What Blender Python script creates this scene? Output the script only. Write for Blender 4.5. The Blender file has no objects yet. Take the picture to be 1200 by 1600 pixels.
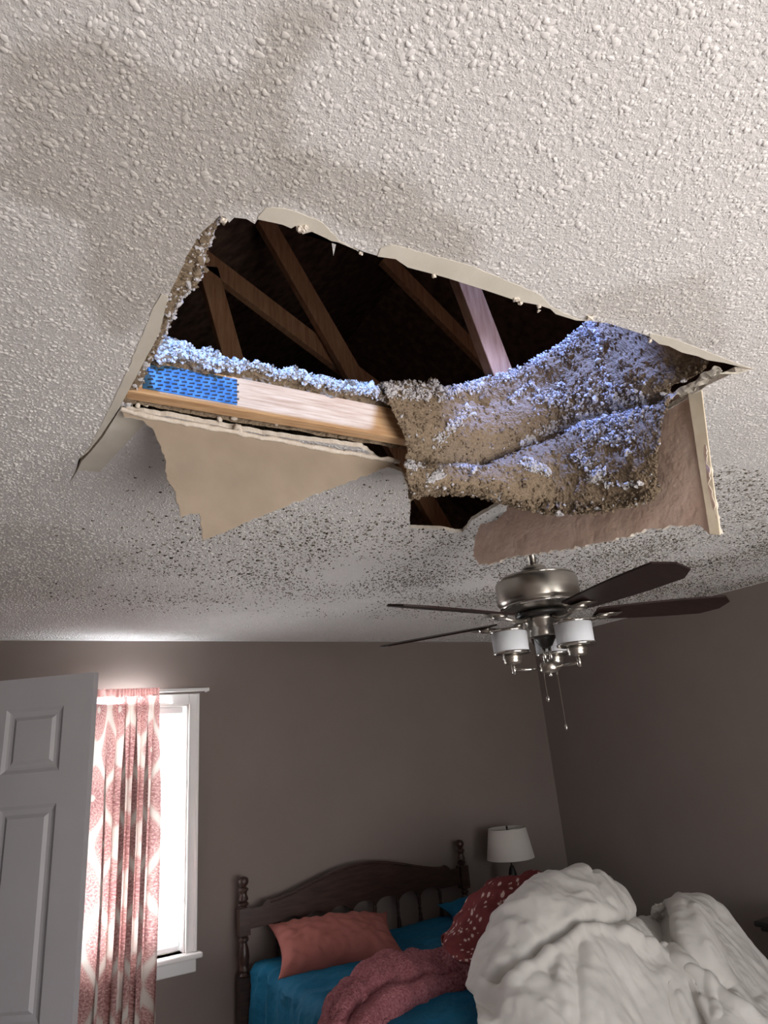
import bpy, bmesh, math, random
import numpy as np
from mathutils import Vector, Matrix, noise
from mathutils.geometry import delaunay_2d_cdt
random.seed(7); rng = np.random.default_rng(11)
SC = bpy.context.scene; COL = SC.collection
pi = math.pi
CAMZ, CEIL = 1.67, 2.44
# ------------------------------------------------------------------ camera
F = 1045.0
R = np.array([[0.8704609573837225, 0.09714267680970769, 0.4825567552245618],
              [-0.48549233345321374, 0.3311657010731387, 0.8090899038987508],
              [-0.08120908710708723, -0.9385587774747947, 0.3354288380510124]])
cd = bpy.data.cameras.new('camera'); cam = bpy.data.objects.new('camera', cd); COL.objects.link(cam)
cd.sensor_fit = 'VERTICAL'; cd.sensor_height = 36; cd.lens = F / 1600 * 36; cd.clip_start = 0.02
M = Matrix.Identity(4)
for i in range(3):
    M[i][0] = R[i, 0]; M[i][1] = -R[i, 1]; M[i][2] = -R[i, 2]
M[2][3] = CAMZ
cam.matrix_world = M; SC.camera = cam
# ------------------------------------------------------------------ world, lights, exposure
SC.view_settings.view_transform = 'Standard'; SC.view_settings.look = 'None'
SC.view_settings.gamma = 1; SC.view_settings.use_curve_mapping = False
SC.view_settings.exposure = 0.52
W = bpy.data.worlds.new('daylight'); SC.world = W; W.use_nodes = True
nt = W.node_tree; bg = nt.nodes['Background']
tc = nt.nodes.new('ShaderNodeTexCoord'); sx = nt.nodes.new('ShaderNodeSeparateXYZ')
cr = nt.nodes.new('ShaderNodeValToRGB'); mr = nt.nodes.new('ShaderNodeMapRange')
nt.links.new(tc.outputs['Generated'], sx.inputs[0]); nt.links.new(sx.outputs[2], mr.inputs[0])
mr.inputs[1].default_value = -1; mr.inputs[2].default_value = 1
nt.links.new(mr.outputs[0], cr.inputs[0])
e = cr.color_ramp.elements
e[0].position = 0.0; e[0].color = (.55, .52, .47, 1)
e[1].position = 1.0; e[1].color = (.62, .78, 1, 1)
a = e.new(.49); a.color = (.62, .6, .55, 1)
a = e.new(.51); a.color = (.93, .97, 1, 1)
nt.links.new(cr.outputs[0], bg.inputs[0]); bg.inputs[1].default_value = 2.5

def area(name, loc, direction, sx_, sy_, power, color=(1, 1, 1), spread=180):
    l = bpy.data.lights.new(name, 'AREA'); l.shape = 'RECTANGLE'; l.size = sx_; l.size_y = sy_
    l.energy = power; l.color = color; l.spread = math.radians(spread)
    o = bpy.data.objects.new(name, l); COL.objects.link(o); o.location = loc
    o.rotation_euler = Vector(direction).to_track_quat('-Z', 'Y').to_euler(); return o
def spot(name, loc, target, deg, power, color, blend=.15, rad=.02):
    l = bpy.data.lights.new(name, 'SPOT'); l.energy = power; l.color = color
    l.spot_size = math.radians(deg); l.spot_blend = blend; l.shadow_soft_size = rad
    o = bpy.data.objects.new(name, l); COL.objects.link(o); o.location = loc
    o.rotation_euler = (Vector(target) - Vector(loc)).to_track_quat('-Z', 'Y').to_euler(); return o
# daylight entering the large windows behind the camera and the bedroom window ahead
area('daylight_rear_window', (1.35, -1.62, .95), (-.40, 1, .7), 2.4, 1.6, 86, (1, .94, .91))
area('daylight_front_window', (.74, 4.57, 1.37), (0, -1, 0), .64, 1.30, 30, (.93, .96, 1))
area('daylight_ground_bounce', (.80, 5.15, .35), (.12, -.75, 1), 1.3, .9, 260, (.92, .95, 1))
area('ceiling_glow_fill', (.78, 4.345, 2.06), (.08, -.32, 1), .70, .045, 4, (.90, .95, 1))  # added lamp hidden behind the curtain, brightens the ceiling near the back wall
# shafts of daylight through the torn roof and its blue tarp, seen only as light in the attic
BLUE = (.27, .40, 1.0)
spot('roof_gap_light_over_chord', (.10, -.70, 2.722), (.44, 1.37, 2.60), 20, 330, (.20, .42, 1), .05, .012)
spot('roof_gap_light_over_bank', (1.10, 1.00, 3.55), (1.27, 1.17, 2.60), 34, 160, BLUE, .25, .03)
spot('roof_gap_light_on_web', (1.50, -.60, 2.95), (1.20, 1.37, 2.90), 13, 150, (.26, .40, 1), .1)
spot('roof_gap_light_over_heap', (.52, 1.25, 3.2), (.48, 1.43, 2.60), 50, 40, BLUE, .3, .03)
spot('roof_gap_light_on_edge', (.95, 1.0, 3.3), (.22, .98, 2.52), 24, 34, BLUE, .3, .02)

area('attic_fill', (1.0, -.80, 2.75), (0, 1, .35), 1.5, .2, 5, (1, .78, .70))  # added weak warm fill lamp that lifts the dark roof deck

# ------------------------------------------------------------------ helpers
def ray(px, py): return R @ np.array([px - 600, py - 800, F])
CP = np.array([0, 0, CAMZ])
def at(px, py, x=None, y=None, z=None):
    d = ray(px, py)
    s = x / d[0] if x is not None else (y / d[1] if y is not None else (z - CAMZ) / d[2])
    return Vector(CP + d * s)
def proj(p):
    d = R.T @ (np.array(p) - CP); return 600 + F * d[0] / d[2], 800 + F * d[1] / d[2]
def tag(o, label=None, cat=None, group=None, kind=None):
    if label: o['label'] = label
    if cat: o['category'] = cat
    if group: o['group'] = group
    if kind: o['kind'] = kind
    return o
def empty(name, loc=(0, 0, 0), rz=0):
    o = bpy.data.objects.new(name, None); COL.objects.link(o); o.location = loc; o.rotation_euler = (0, 0, rz)
    o.empty_display_size = .05; return o
def link(name, me, mat=None, parent=None, smooth=False):
    o = bpy.data.objects.new(name, me); COL.objects.link(o)
    if mat and not me.materials: me.materials.append(mat)
    if parent: o.parent = parent
    if smooth:
        me.polygons.foreach_set('use_smooth', [True] * len(me.polygons))
    return o
def obj(name, bm, mat=None, parent=None, smooth=False, bevel=0):
    bmesh.ops.recalc_face_normals(bm, faces=bm.faces)
    me = bpy.data.meshes.new(name); bm.to_mesh(me); bm.free()
    o = link(name, me, mat, parent, smooth)
    if bevel:
        m = o.modifiers.new('bevel', 'BEVEL'); m.width = bevel; m.segments = 2; m.limit_method = 'ANGLE'
    return o
def mesh_py(name, V, Fc, mat=None, parent=None, smooth=False):
    me = bpy.data.meshes.new(name); me.from_pydata([tuple(map(float, v)) for v in V], [], [tuple(map(int, f)) for f in Fc]); me.update()
    return link(name, me, mat, parent, smooth)
def box(bm, x0, x1, y0, y1, z0, z1, mtx=None):
    vs = [bm.verts.new((x, y, z)) for x in (x0, x1) for y in (y0, y1) for z in (z0, z1)]
    for f in ((0, 1, 3, 2), (4, 6, 7, 5), (0, 4, 5, 1), (2, 3, 7, 6), (0, 2, 6, 4), (1, 5, 7, 3)):
        bm.faces.new([vs[i] for i in f])
    if mtx is not None: bmesh.ops.transform(bm, matrix=mtx, verts=vs)
    return vs
def boxo(name, x0, x1, y0, y1, z0, z1, mat, parent=None, bevel=0):
    bm = bmesh.new(); box(bm, x0, x1, y0, y1, z0, z1); return obj(name, bm, mat, parent, bevel=bevel)
def bar(bm, p, q, w, h, side):
    """rectangular bar from p to q; w along `side`, h along the remaining axis"""
    p = Vector(p); q = Vector(q); d = (q - p).normalized(); s = Vector(side); s = (s - d * s.dot(d)).normalized(); n = d.cross(s)
    vs = []
    for c in (p, q):
        for a, b in ((-1, -1), (1, -1), (1, 1), (-1, 1)): vs.append(bm.verts.new(c + s * a * w / 2 + n * b * h / 2))
    for f in ((0, 1, 2, 3), (7, 6, 5, 4), (0, 4, 5, 1), (1, 5, 6, 2), (2, 6, 7, 3), (3, 7, 4, 0)): bm.faces.new([vs[i] for i in f])
def lathe(bm, prof, c=(0, 0, 0), n=24, axis=None, cap=True):
    """prof: list of (r, z)"""
    rings = []; c = Vector(c)
    rot = Vector(axis).to_track_quat('Z', 'Y').to_matrix() if axis else Matrix.Identity(3)
    for r, z in prof:
        r = max(r, .0002)
        rings.append([bm.verts.new(c + rot @ Vector((r * math.cos(2 * pi * i / n), r * math.sin(2 * pi * i / n), z))) for i in range(n)])
    for a, b in zip(rings, rings[1:]):
        for i in range(n): bm.faces.new((a[i], a[(i + 1) % n], b[(i + 1) % n], b[i]))
    if cap: bm.faces.new(rings[0][::-1]); bm.faces.new(rings[-1])
def tube(bm, pts, r, n=8):
    pts = [Vector(p) for p in pts]; rings = []; up = None
    for i, p in enumerate(pts):
        d = (pts[min(i + 1, len(pts) - 1)] - pts[max(i - 1, 0)]).normalized()
        if up is None: up = d.orthogonal().normalized()
        up = (up - d * up.dot(d)).normalized(); s = d.cross(up)
        rr = r[i] if isinstance(r, (list, tuple)) else r
        rings.append([bm.verts.new(p + (up * math.cos(2 * pi * k / n) + s * math.sin(2 * pi * k / n)) * rr) for k in range(n)])
    for a, b in zip(rings, rings[1:]):
        for i in range(n): bm.faces.new((a[i], a[(i + 1) % n], b[(i + 1) % n], b[i]))
    bm.faces.new(rings[0][::-1]); bm.faces.new(rings[-1])
def prism(bm, poly, axis, a, b):
    """extrude a 2-D polygon between a and b along the axis 'x','y' or 'z'"""
    def P(u, v, w): return {'x': (w, u, v), 'y': (u, w, v), 'z': (u, v, w)}[axis]
    A = [bm.verts.new(P(u, v, a)) for u, v in poly]; B = [bm.verts.new(P(u, v, b)) for u, v in poly]; n = len(poly)
    bm.faces.new(A[::-1]); bm.faces.new(B)
    for i in range(n): bm.faces.new((A[i], A[(i + 1) % n], B[(i + 1) % n], B[i]))
def copy_tree(o, parent=None):
    c = o.copy(); COL.objects.link(c)
    if parent: c.parent = parent
    for ch in list(o.children): copy_tree(ch, c)
    return c
def fbm(v, sc=1.0, o=3):
    return noise.fractal(Vector(v) * sc, 1.0, 2.0, o)
def inpoly(x, y, poly):
    x = np.asarray(x); y = np.asarray(y); r = np.zeros(x.shape, bool); n = len(poly); j = n - 1
    for i in range(n):
        xi, yi = poly[i]; xj, yj = poly[j]
        if yi != yj:
            r ^= ((yi > y) != (yj > y)) & (x < (xj - xi) * (y - yi) / (yj - yi) + xi)
        j = i
    return r
def polydist(x, y, poly, closed=True):
    x = np.asarray(x, float); y = np.asarray(y, float); d = np.full(x.shape, 1e9); n = len(poly)
    for i in range(n if closed else n - 1):
        ax, ay = poly[i]; bx, by = poly[(i + 1) % n]; dx, dy = bx - ax, by - ay; L = dx * dx + dy * dy + 1e-12
        t = np.clip(((x - ax) * dx + (y - ay) * dy) / L, 0, 1)
        d = np.minimum(d, np.hypot(x - ax - t * dx, y - ay - t * dy))
    return d
def ragged(pts, amp=.004, step=.012, seed=0, closed=False):
    out = []; n = len(pts)
    for i in range(n if closed else n - 1):
        a = Vector(pts[i]); b = Vector(pts[(i + 1) % n]); L = (b - a).length; k = max(1, int(L / step)); nn = Vector((-(b - a).y, (b - a).x)) / max(L, 1e-9)
        for j in range(k):
            p = a + (b - a) * j / k
            m = noise.noise(Vector((p.x * 60, p.y * 60, seed))) + .6 * noise.noise(Vector((p.x * 190, p.y * 190, seed + 3)))
            out.append(tuple(p + nn * amp * m))
    if not closed: out.append(tuple(pts[-1]))
    return out

# ------------------------------------------------------------------ materials
class N:
    def __init__(s, name):
        s.m = bpy.data.materials.new(name); s.m.use_nodes = True; s.t = s.m.node_tree; s.b = s.t.nodes['Principled BSDF']; s.out = s.t.nodes['Material Output']
    def n(s, t, **k):
        x = s.t.nodes.new(t)
        for a, v in k.items():
            if isinstance(a, str) and hasattr(x, a): setattr(x, a, v)
        return x
    def l(s, a, b): s.t.links.new(a, b)
    def tc(s, out='Object', scale=(1, 1, 1)):
        t = s.n('ShaderNodeTexCoord'); m = s.n('ShaderNodeMapping'); m.inputs['Scale'].default_value = scale; s.l(t.outputs[out], m.inputs[0]); return m.outputs[0]
    def noise(s, vec, sc, det=4, rough=.55):
        x = s.n('ShaderNodeTexNoise'); x.inputs['Scale'].default_value = sc; x.inputs['Detail'].default_value = det; x.inputs['Roughness'].default_value = rough; s.l(vec, x.inputs['Vector']); return x.outputs[0]
    def ramp(s, fac, stops):
        x = s.n('ShaderNodeValToRGB'); s.l(fac, x.inputs[0]); e = x.color_ramp.elements
        e[0].position, e[0].color = stops[0][0], (*stops[0][1], 1); e[1].position, e[1].color = stops[-1][0], (*stops[-1][1], 1)
        for p, c in stops[1:-1]: q = e.new(p); q.color = (*c, 1)
        return x.outputs[0]
    def mix(s, f, a, b, mode='MIX'):
        x = s.n('ShaderNodeMix'); x.data_type = 'RGBA'; x.blend_type = mode
        for sock, v in ((x.inputs[0], f), (x.inputs[6], a), (x.inputs[7], b)):
            if isinstance(v, (int, float)): sock.default_value = v
            elif isinstance(v, tuple): sock.default_value = (*v, 1)
            else: s.l(v, sock)
        return x.outputs[2]
    def math(s, op, a, b=0.0):
        x = s.n('ShaderNodeMath'); x.operation = op
        for i, v in enumerate((a, b)):
            if isinstance(v, (int, float)): x.inputs[i].default_value = v
            else: s.l(v, x.inputs[i])
        return x.outputs[0]
    def bump(s, h, st, dist=.01):
        x = s.n('ShaderNodeBump'); x.inputs['Strength'].default_value = st; x.inputs['Distance'].default_value = dist; s.l(h, x.inputs['Height']); s.l(x.outputs[0], s.b.inputs['Normal']); return x
    def col(s, c):
        if isinstance(c, tuple): s.b.inputs['Base Color'].default_value = (*c, 1)
        else: s.l(c, s.b.inputs['Base Color'])
    def r(s, v=.8, metal=0, spec=.3):
        s.b.inputs['Roughness'].default_value = v; s.b.inputs['Metallic'].default_value = metal; s.b.inputs['Specular IOR Level'].default_value = spec
MAT = {}
def mk(name, c1, c2=None, sc=8, rough=.8, metal=0, spec=.3, bsc=None, bst=.3, bdist=.003, scale=(1, 1, 1), det=4):
    m = N(name); v = m.tc(scale=scale)
    if c2: m.col(m.ramp(m.noise(v, sc, det), [(.3, c1), (.7, c2)]))
    else: m.col(c1)
    if bsc: m.bump(m.noise(v, bsc, 3), bst, bdist)
    m.r(rough, metal, spec); MAT[name] = m.m; return m
# ceiling paint: colour attribute 'patch_tone' carries the darker patches
m = N('ceiling_paint'); at_ = m.n('ShaderNodeAttribute', attribute_name='patch_tone'); v = m.tc()
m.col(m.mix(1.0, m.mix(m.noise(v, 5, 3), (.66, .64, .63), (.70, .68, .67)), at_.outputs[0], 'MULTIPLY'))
m.bump(m.noise(v, 105, 5, .65), .8, .006); m.r(.95, spec=.1); MAT['ceiling_paint'] = m.m
# popcorn blobs pick the same tone through an instanced attribute
m = N('popcorn'); at_ = m.n('ShaderNodeAttribute', attribute_name='tone'); at_.attribute_type = 'INSTANCER'
m.col(m.mix(1.0, (.72, .70, .685), at_.outputs[0], 'MULTIPLY')); m.r(.95, spec=.1); MAT['popcorn'] = m.m
mk('bare_compound', (.60, .56, .48), (.68, .64, .56), 14, .9, bsc=90, bst=.15)
mk('drywall_back', (.31, .25, .19), (.37, .30, .23), 9, .95, bsc=30, bst=.25, bdist=.004)
mk('drywall_back_pink', (.74, .54, .44), (.84, .66, .56), 11, .95, bsc=26, bst=.8, bdist=.009, det=7)
mk('gypsum', (.62, .54, .45), (.74, .68, .6), 60, .95, bsc=220, bst=.6, bdist=.004)
mk('tape', (.62, .53, .40), (.70, .62, .49), 20, .9, bsc=60, bst=.2)
mk('wall_paint', (.205, .168, .15), (.22, .182, .163), 3, .85, spec=.2, bsc=210, bst=.12, bdist=.002)
mk('carpet', (.34, .29, .24), (.46, .40, .34), 300, 1, spec=.05, bsc=260, bst=.6, bdist=.01)
mk('white_trim', (.74, .74, .73), (.78, .78, .77), 4, .45, spec=.4)
mk('door_paint', (.36, .345, .36), (.385, .37, .385), 4, .5, spec=.35, bsc=40, bst=.05)
mk('vinyl', (.80, .81, .82), None, rough=.4)
m = N('lumber'); v = m.tc(scale=(1, 1, 1)); 
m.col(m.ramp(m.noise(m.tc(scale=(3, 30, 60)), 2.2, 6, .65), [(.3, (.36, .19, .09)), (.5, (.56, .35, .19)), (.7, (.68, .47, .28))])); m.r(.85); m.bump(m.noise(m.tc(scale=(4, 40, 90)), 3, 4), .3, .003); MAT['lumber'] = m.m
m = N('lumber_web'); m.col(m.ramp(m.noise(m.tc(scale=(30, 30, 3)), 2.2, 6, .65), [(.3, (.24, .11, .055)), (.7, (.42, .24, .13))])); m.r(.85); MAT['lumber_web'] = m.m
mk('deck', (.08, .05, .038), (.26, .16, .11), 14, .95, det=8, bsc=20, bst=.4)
mk('insulation', (.18, .135, .092), (.30, .235, .168), 190, 1, spec=.03, det=6, bsc=260, bst=.45, bdist=.004)
mk('fluff', (.42, .41, .42), (.62, .61, .63), 60, 1, spec=.03)
mk('galvanised_blue_lit', (.03, .10, .20), (.10, .24, .42), 34, .42, .3, det=5, bsc=60, bst=.2)  # steel with the blue light from the roof put into its base colour
mk('shaded_plate_tooth', (.045, .04, .04), None, rough=.6, metal=.3)  # near black: shadow of the punched slots painted into the teeth
mk('nickel', (.42, .39, .35), (.46, .43, .39), 3, .30, 1, scale=(1, 1, 40))
mk('nickel_bright', (.58, .56, .53), None, rough=.16, metal=1)
m = N('blade_wood'); m.col(m.ramp(m.noise(m.tc(scale=(2, 30, 30)), 3, 5), [(.3, (.012, .007, .006)), (.7, (.028, .013, .011))])); m.r(.5, spec=.22); MAT['blade_wood'] = m.m
m = N('opal_glass'); m.col((.66, .68, .72)); m.r(.35); m.b.inputs['Subsurface Weight'].default_value = .3; m.b.inputs['Subsurface Radius'].default_value = (.02, .02, .02); MAT['opal_glass'] = m.m
m = N('dark_wood'); m.col(m.ramp(m.noise(m.tc(scale=(4, 30, 30)), 2, 6), [(.3, (.020, .010, .008)), (.7, (.055, .026, .018))])); m.r(.33, spec=.5); MAT['dark_wood'] = m.m
mk('black_wood', (.010, .009, .009), (.022, .02, .018), 8, .4, spec=.4)
mk('sheet_teal', (.010, .105, .20), (.014, .135, .25), 6, .8, spec=.15, bsc=14, bst=.5, bdist=.02)
mk('pillow_coral', (.30, .105, .09), (.35, .13, .112), 7, .9, spec=.1, bsc=16, bst=.35, bdist=.012)
mk('throw_mauve', (.23, .07, .08), (.43, .18, .20), 90, 1, spec=.03, bsc=110, bst=1, bdist=.012)
mk('comforter_white', (.60, .575, .54), (.68, .655, .62), 3, .9, spec=.1, bsc=9, bst=.28, bdist=.02)
mk('lampshade', (.60, .57, .53), None, rough=.9, bsc=200, bst=.1)
m = N('floral'); u = m.n('ShaderNodeTexCoord'); mp = m.n('ShaderNodeMapping'); mp.inputs['Scale'].default_value = (1, 1, 1); m.l(u.outputs['UV'], mp.inputs[0])
wn = m.n('ShaderNodeTexNoise'); wn.inputs['Scale'].default_value = 60; m.l(mp.outputs[0], wn.inputs[0])
wv = m.mix(.018, mp.outputs[0], wn.outputs[1], 'ADD')
vo = m.n('ShaderNodeTexVoronoi'); vo.inputs['Scale'].default_value = 21; m.l(wv, vo.inputs['Vector'])
m.col(m.ramp(vo.outputs['Distance'], [(.24, (.58, .46, .42)), (.30, (.19, .048, .05)), (1, (.15, .036, .04))])); m.r(1, spec=.05); m.bump(m.noise(m.tc(), 100, 3), .4, .004); MAT['floral'] = m.m
m = N('curtain'); ca = m.n('ShaderNodeAttribute', attribute_name='print')
d = m.n('ShaderNodeBsdfDiffuse'); t = m.n('ShaderNodeBsdfTranslucent'); ms = m.n('ShaderNodeMixShader'); ms.inputs[0].default_value = .20
m.l(ca.outputs[0], d.inputs[0]); m.l(ca.outputs[0], t.inputs[0]); m.l(d.outputs[0], ms.inputs[1]); m.l(t.outputs[0], ms.inputs[2]); m.l(ms.outputs[0], m.out.inputs[0]); MAT['curtain'] = m.m
m = N('blind_slat'); d = m.n('ShaderNodeBsdfDiffuse'); t = m.n('ShaderNodeBsdfTranslucent'); ms = m.n('ShaderNodeMixShader'); ms.inputs[0].default_value = .5
for q in (d, t): q.inputs[0].default_value = (.85, .85, .84, 1)
m.l(d.outputs[0], ms.inputs[1]); m.l(t.outputs[0], ms.inputs[2]); m.l(ms.outputs[0], m.out.inputs[0]); MAT['blind_slat'] = m.m
m = N('window_glass'); tr = m.n('ShaderNodeBsdfTransparent'); gl = m.n('ShaderNodeBsdfGlossy'); gl.inputs['Roughness'].default_value = .02; ms = m.n('ShaderNodeMixShader'); ms.inputs[0].default_value = .06
m.l(tr.outputs[0], ms.inputs[1]); m.l(gl.outputs[0], ms.inputs[2]); m.l(ms.outputs[0], m.out.inputs[0]); MAT['window_glass'] = m.m
mk('crumb_board', (.55, .45, .33), None, rough=.9)

# ------------------------------------------------------------------ room shell
X0, X1, Y0, Y1 = -.35, 3.99, -1.0, 4.39
WX0, WX1, WZ0, WZ1 = .40, 1.075, .70, 2.045     # window opening in the back wall
def wall(name, boxes):
    bm = bmesh.new()
    for b in boxes: box(bm, *b)
    return tag(obj(name, bm, MAT['wall_paint']), kind='structure')
wall('wall_back', [(X0 - .12, WX0, Y1, Y1 + .12, 0, 2.44), (WX1, X1 + .12, Y1, Y1 + .12, 0, 2.44), (WX0, WX1, Y1, Y1 + .12, 0, WZ0), (WX0, WX1, Y1, Y1 + .12, WZ1, 2.44)])
wall('wall_right', [(X1, X1 + .12, Y0, Y1, 0, 2.44)])
DY0, DY1 = 2.42, 3.19
wall('wall_left', [(X0 - .12, X0, Y0, DY0, 0, 2.44), (X0 - .12, X0, DY1, Y1, 0, 2.44), (X0 - .12, X0, DY0, DY1, 2.06, 2.44)])
wall('wall_front', [(X0 - .12, .2, Y0 - .12, Y0, 0, 2.44), (2.5, X1 + .12, Y0 - .12, Y0, 0, 2.44), (.2, 2.5, Y0 - .12, Y0, 0, .5), (.2, 2.5, Y0 - .12, Y0, 2.2, 2.44)])
wall('wall_hallway', [(X0 - 1.24, X0 - 1.12, DY0 - .5, DY1 + .5, 0, 2.44), (X0 - 1.12, X0 - .12, DY0 - .62, DY0 - .5, 0, 2.44), (X0 - 1.12, X0 - .12, DY1 + .5, DY1 + .62, 0, 2.44)])
tag(boxo('ceiling_hallway', X0 - 1.24, X0 - .12, DY0 - .62, DY1 + .62, 2.44, 2.5, MAT['ceiling_paint']), kind='structure')
tag(boxo('floor', X0 - 1.24, X1 + .12, Y0 - .12, Y1 + .12, -.1, 0, MAT['carpet']), kind='structure')
for nm, b in (('baseboard_back', (X0, X1, Y1 - .014, Y1, 0, .09)), ('baseboard_right', (X1 - .014, X1, Y0, Y1 - .014, 0, .09)),
              ('baseboard_left', (X0, X0 + .014, DY1 + .07, Y1 - .014, 0, .09))):
    tag(boxo(nm, *b, MAT['white_trim'], bevel=.004), kind='structure')

# ------------------------------------------------------------------ ceiling with its hole
def cp(px, py): v_ = at(px, py, z=CEIL); return (v_.x, v_.y)
near_px = [(343, 337), (352, 339), (358, 348), (366, 340), (385, 342), (398, 350), (403, 342), (427, 347), (441, 350), (455, 356), (462, 352), (473, 365), (487, 361), (511, 372), (518, 376), (521, 400), (526, 377),
           (567, 393), (590, 400), (618, 404), (637, 417), (675, 427), (700, 434), (750, 450), (780, 460), (810, 470), (842, 476), (860, 482), (868, 490), (884, 495), (900, 500), (920, 501), (950, 505), (985, 516), (1015, 526), (1030, 537), (1045, 540), (1065, 550), (1090, 556), (1105, 562), (1130, 566), (1155, 572), (1182, 577)]
near = [cp(*p) for p in near_px]
right = [cp(1182, 577), cp(1150, 581), (1.44, .835), (1.452, 1.0), (1.455, 1.3), (1.46, 1.6), (1.47, 1.84), (1.52, 1.965)]
far = [(1.52, 1.965), cp(740, 828), cp(715, 832), cp(690, 827), cp(640, 825), cp(641, 800), cp(640, 770), cp(627, 737), cp(605, 729)]
far2 = [cp(605, 729), (.80, 1.425), (.55, 1.44), (.3, 1.428), (.20, 1.432)]
crack = [(.20, 1.432), cp(172, 664), cp(161, 682), cp(142, 705), cp(127, 721), cp(121, 735), cp(108, 756), cp(119, 733), cp(123, 718), cp(138, 705), cp(158, 680), cp(189, 632)]
left = [cp(*p) for p in [(189, 632), (217, 580), (249, 519), (263, 463), (287, 412), (310, 370), (343, 337)]]
HOLE = near[:-1] + ragged(right, .004, .02, 1)[:-1] + ragged(far, .006, .012, 2)[:-1] + ragged(far2, .005, .012, 3)[:-1] + crack[:-1] + ragged(left, .003, .015, 4)[:-1]
# darker, slightly warmer patches, as polygons on the ceiling plane
PATCHES = [([(0, 85), (150, 85), (250, 122), (370, 118), (400, 60), (395, 0), (530, 0), (500, 80), (465, 130), (455, 200), (440, 235), (530, 262), (640, 270), (715, 330), (735, 410), (600, 380), (440, 325), (345, 335), (300, 400), (262, 460), (215, 520), (165, 520), (120, 440), (130, 360), (60, 310), (0, 270)], .79),
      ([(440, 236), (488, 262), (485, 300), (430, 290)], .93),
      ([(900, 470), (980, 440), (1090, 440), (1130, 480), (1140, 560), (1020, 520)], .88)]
PATCHES = [([cp(*p) for p in q], k) for q, k in PATCHES]
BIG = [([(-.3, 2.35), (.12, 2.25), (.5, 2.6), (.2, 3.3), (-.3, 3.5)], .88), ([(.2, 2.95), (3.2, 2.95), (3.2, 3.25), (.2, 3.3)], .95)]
def patch_tone(x, y):
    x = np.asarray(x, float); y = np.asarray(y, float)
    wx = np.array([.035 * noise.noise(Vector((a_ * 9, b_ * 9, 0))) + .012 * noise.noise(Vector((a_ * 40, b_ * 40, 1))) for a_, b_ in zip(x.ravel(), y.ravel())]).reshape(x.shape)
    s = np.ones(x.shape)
    for (q, k), soft in [(z, .03) for z in PATCHES] + [(z, .12) for z in BIG]:
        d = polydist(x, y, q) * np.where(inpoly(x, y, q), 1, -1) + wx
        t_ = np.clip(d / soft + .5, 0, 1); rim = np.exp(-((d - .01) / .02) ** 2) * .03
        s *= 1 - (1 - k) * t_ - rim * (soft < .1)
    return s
gx, gy = np.meshgrid(np.arange(-.3, 2.0, .02), np.arange(.02, 2.4, .02)); gx = gx.ravel(); gy = gy.ravel()
ok = ~inpoly(gx, gy, HOLE) & (polydist(gx, gy, HOLE) > .006); gx, gy = gx[ok], gy[ok]
g2x, g2y = np.meshgrid(np.arange(X0 + .05, X1, .08), np.arange(Y0 + .05, Y1, .08)); g2x = g2x.ravel(); g2y = g2y.ravel()
ok = ~((g2x > -.32) & (g2x < 2.02) & (g2y > 0) & (g2y < 2.42)); g2x, g2y = g2x[ok], g2y[ok]
outer = [(X0 - .12, Y0 - .12), (X1 + .12, Y0 - .12), (X1 + .12, Y1 + .12), (X0 - .12, Y1 + .12)]
pts = outer + HOLE + list(zip(gx, gy)) + list(zip(g2x, g2y))
nh = len(HOLE)
edges = [(i, (i + 1) % 4) for i in range(4)] + [(4 + i, 4 + (i + 1) % nh) for i in range(nh)]
V2, E2, F2, *_ = delaunay_2d_cdt([Vector(p) for p in pts], edges, [], 0, 1e-6)
V2 = np.array([tuple(v_) for v_ in V2]); F2 = [f for f in F2]
fc = np.array([V2[list(f)].mean(0) for f in F2]); keep = ~inpoly(fc[:, 0], fc[:, 1], HOLE)
F2 = [f for f, k in zip(F2, keep) if k]
n2 = len(V2)
Vc = [(x, y, CEIL) for x, y in V2] + [(x, y, CEIL + .0127) for x, y in V2]
cnt = {}
Fc = []
for f in F2:
    f = list(f); a_, b_, c_ = V2[f[0]], V2[f[1]], V2[f[2]]
    if np.cross(b_ - a_, c_ - a_) > 0: f = f[::-1]       # bottom face looks down
    Fc.append(tuple(f)); Fc.append(tuple(i + n2 for i in f[::-1]))
    for i in range(3): cnt[(f[i], f[(i + 1) % 3])] = 1
nb = len(Fc)
for (a_, b_) in list(cnt):
    if (b_, a_) not in cnt: Fc.append((b_, a_, a_ + n2, b_ + n2))
ceiling = mesh_py('ceiling', Vc, Fc, MAT['ceiling_paint']); me = ceiling.data
me.materials.append(MAT['drywall_back']); me.materials.append(MAT['gypsum'])
mi = np.zeros(len(Fc), int); mi[1:nb:2] = 1; mi[nb:] = 2; me.polygons.foreach_set('material_index', mi)
sv = patch_tone(V2[:, 0], V2[:, 1]); ca = me.color_attributes.new('patch_tone', 'FLOAT_COLOR', 'POINT')
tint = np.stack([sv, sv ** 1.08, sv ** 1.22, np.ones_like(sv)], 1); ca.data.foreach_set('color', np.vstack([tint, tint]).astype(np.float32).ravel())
tag(ceiling, kind='structure')

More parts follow.
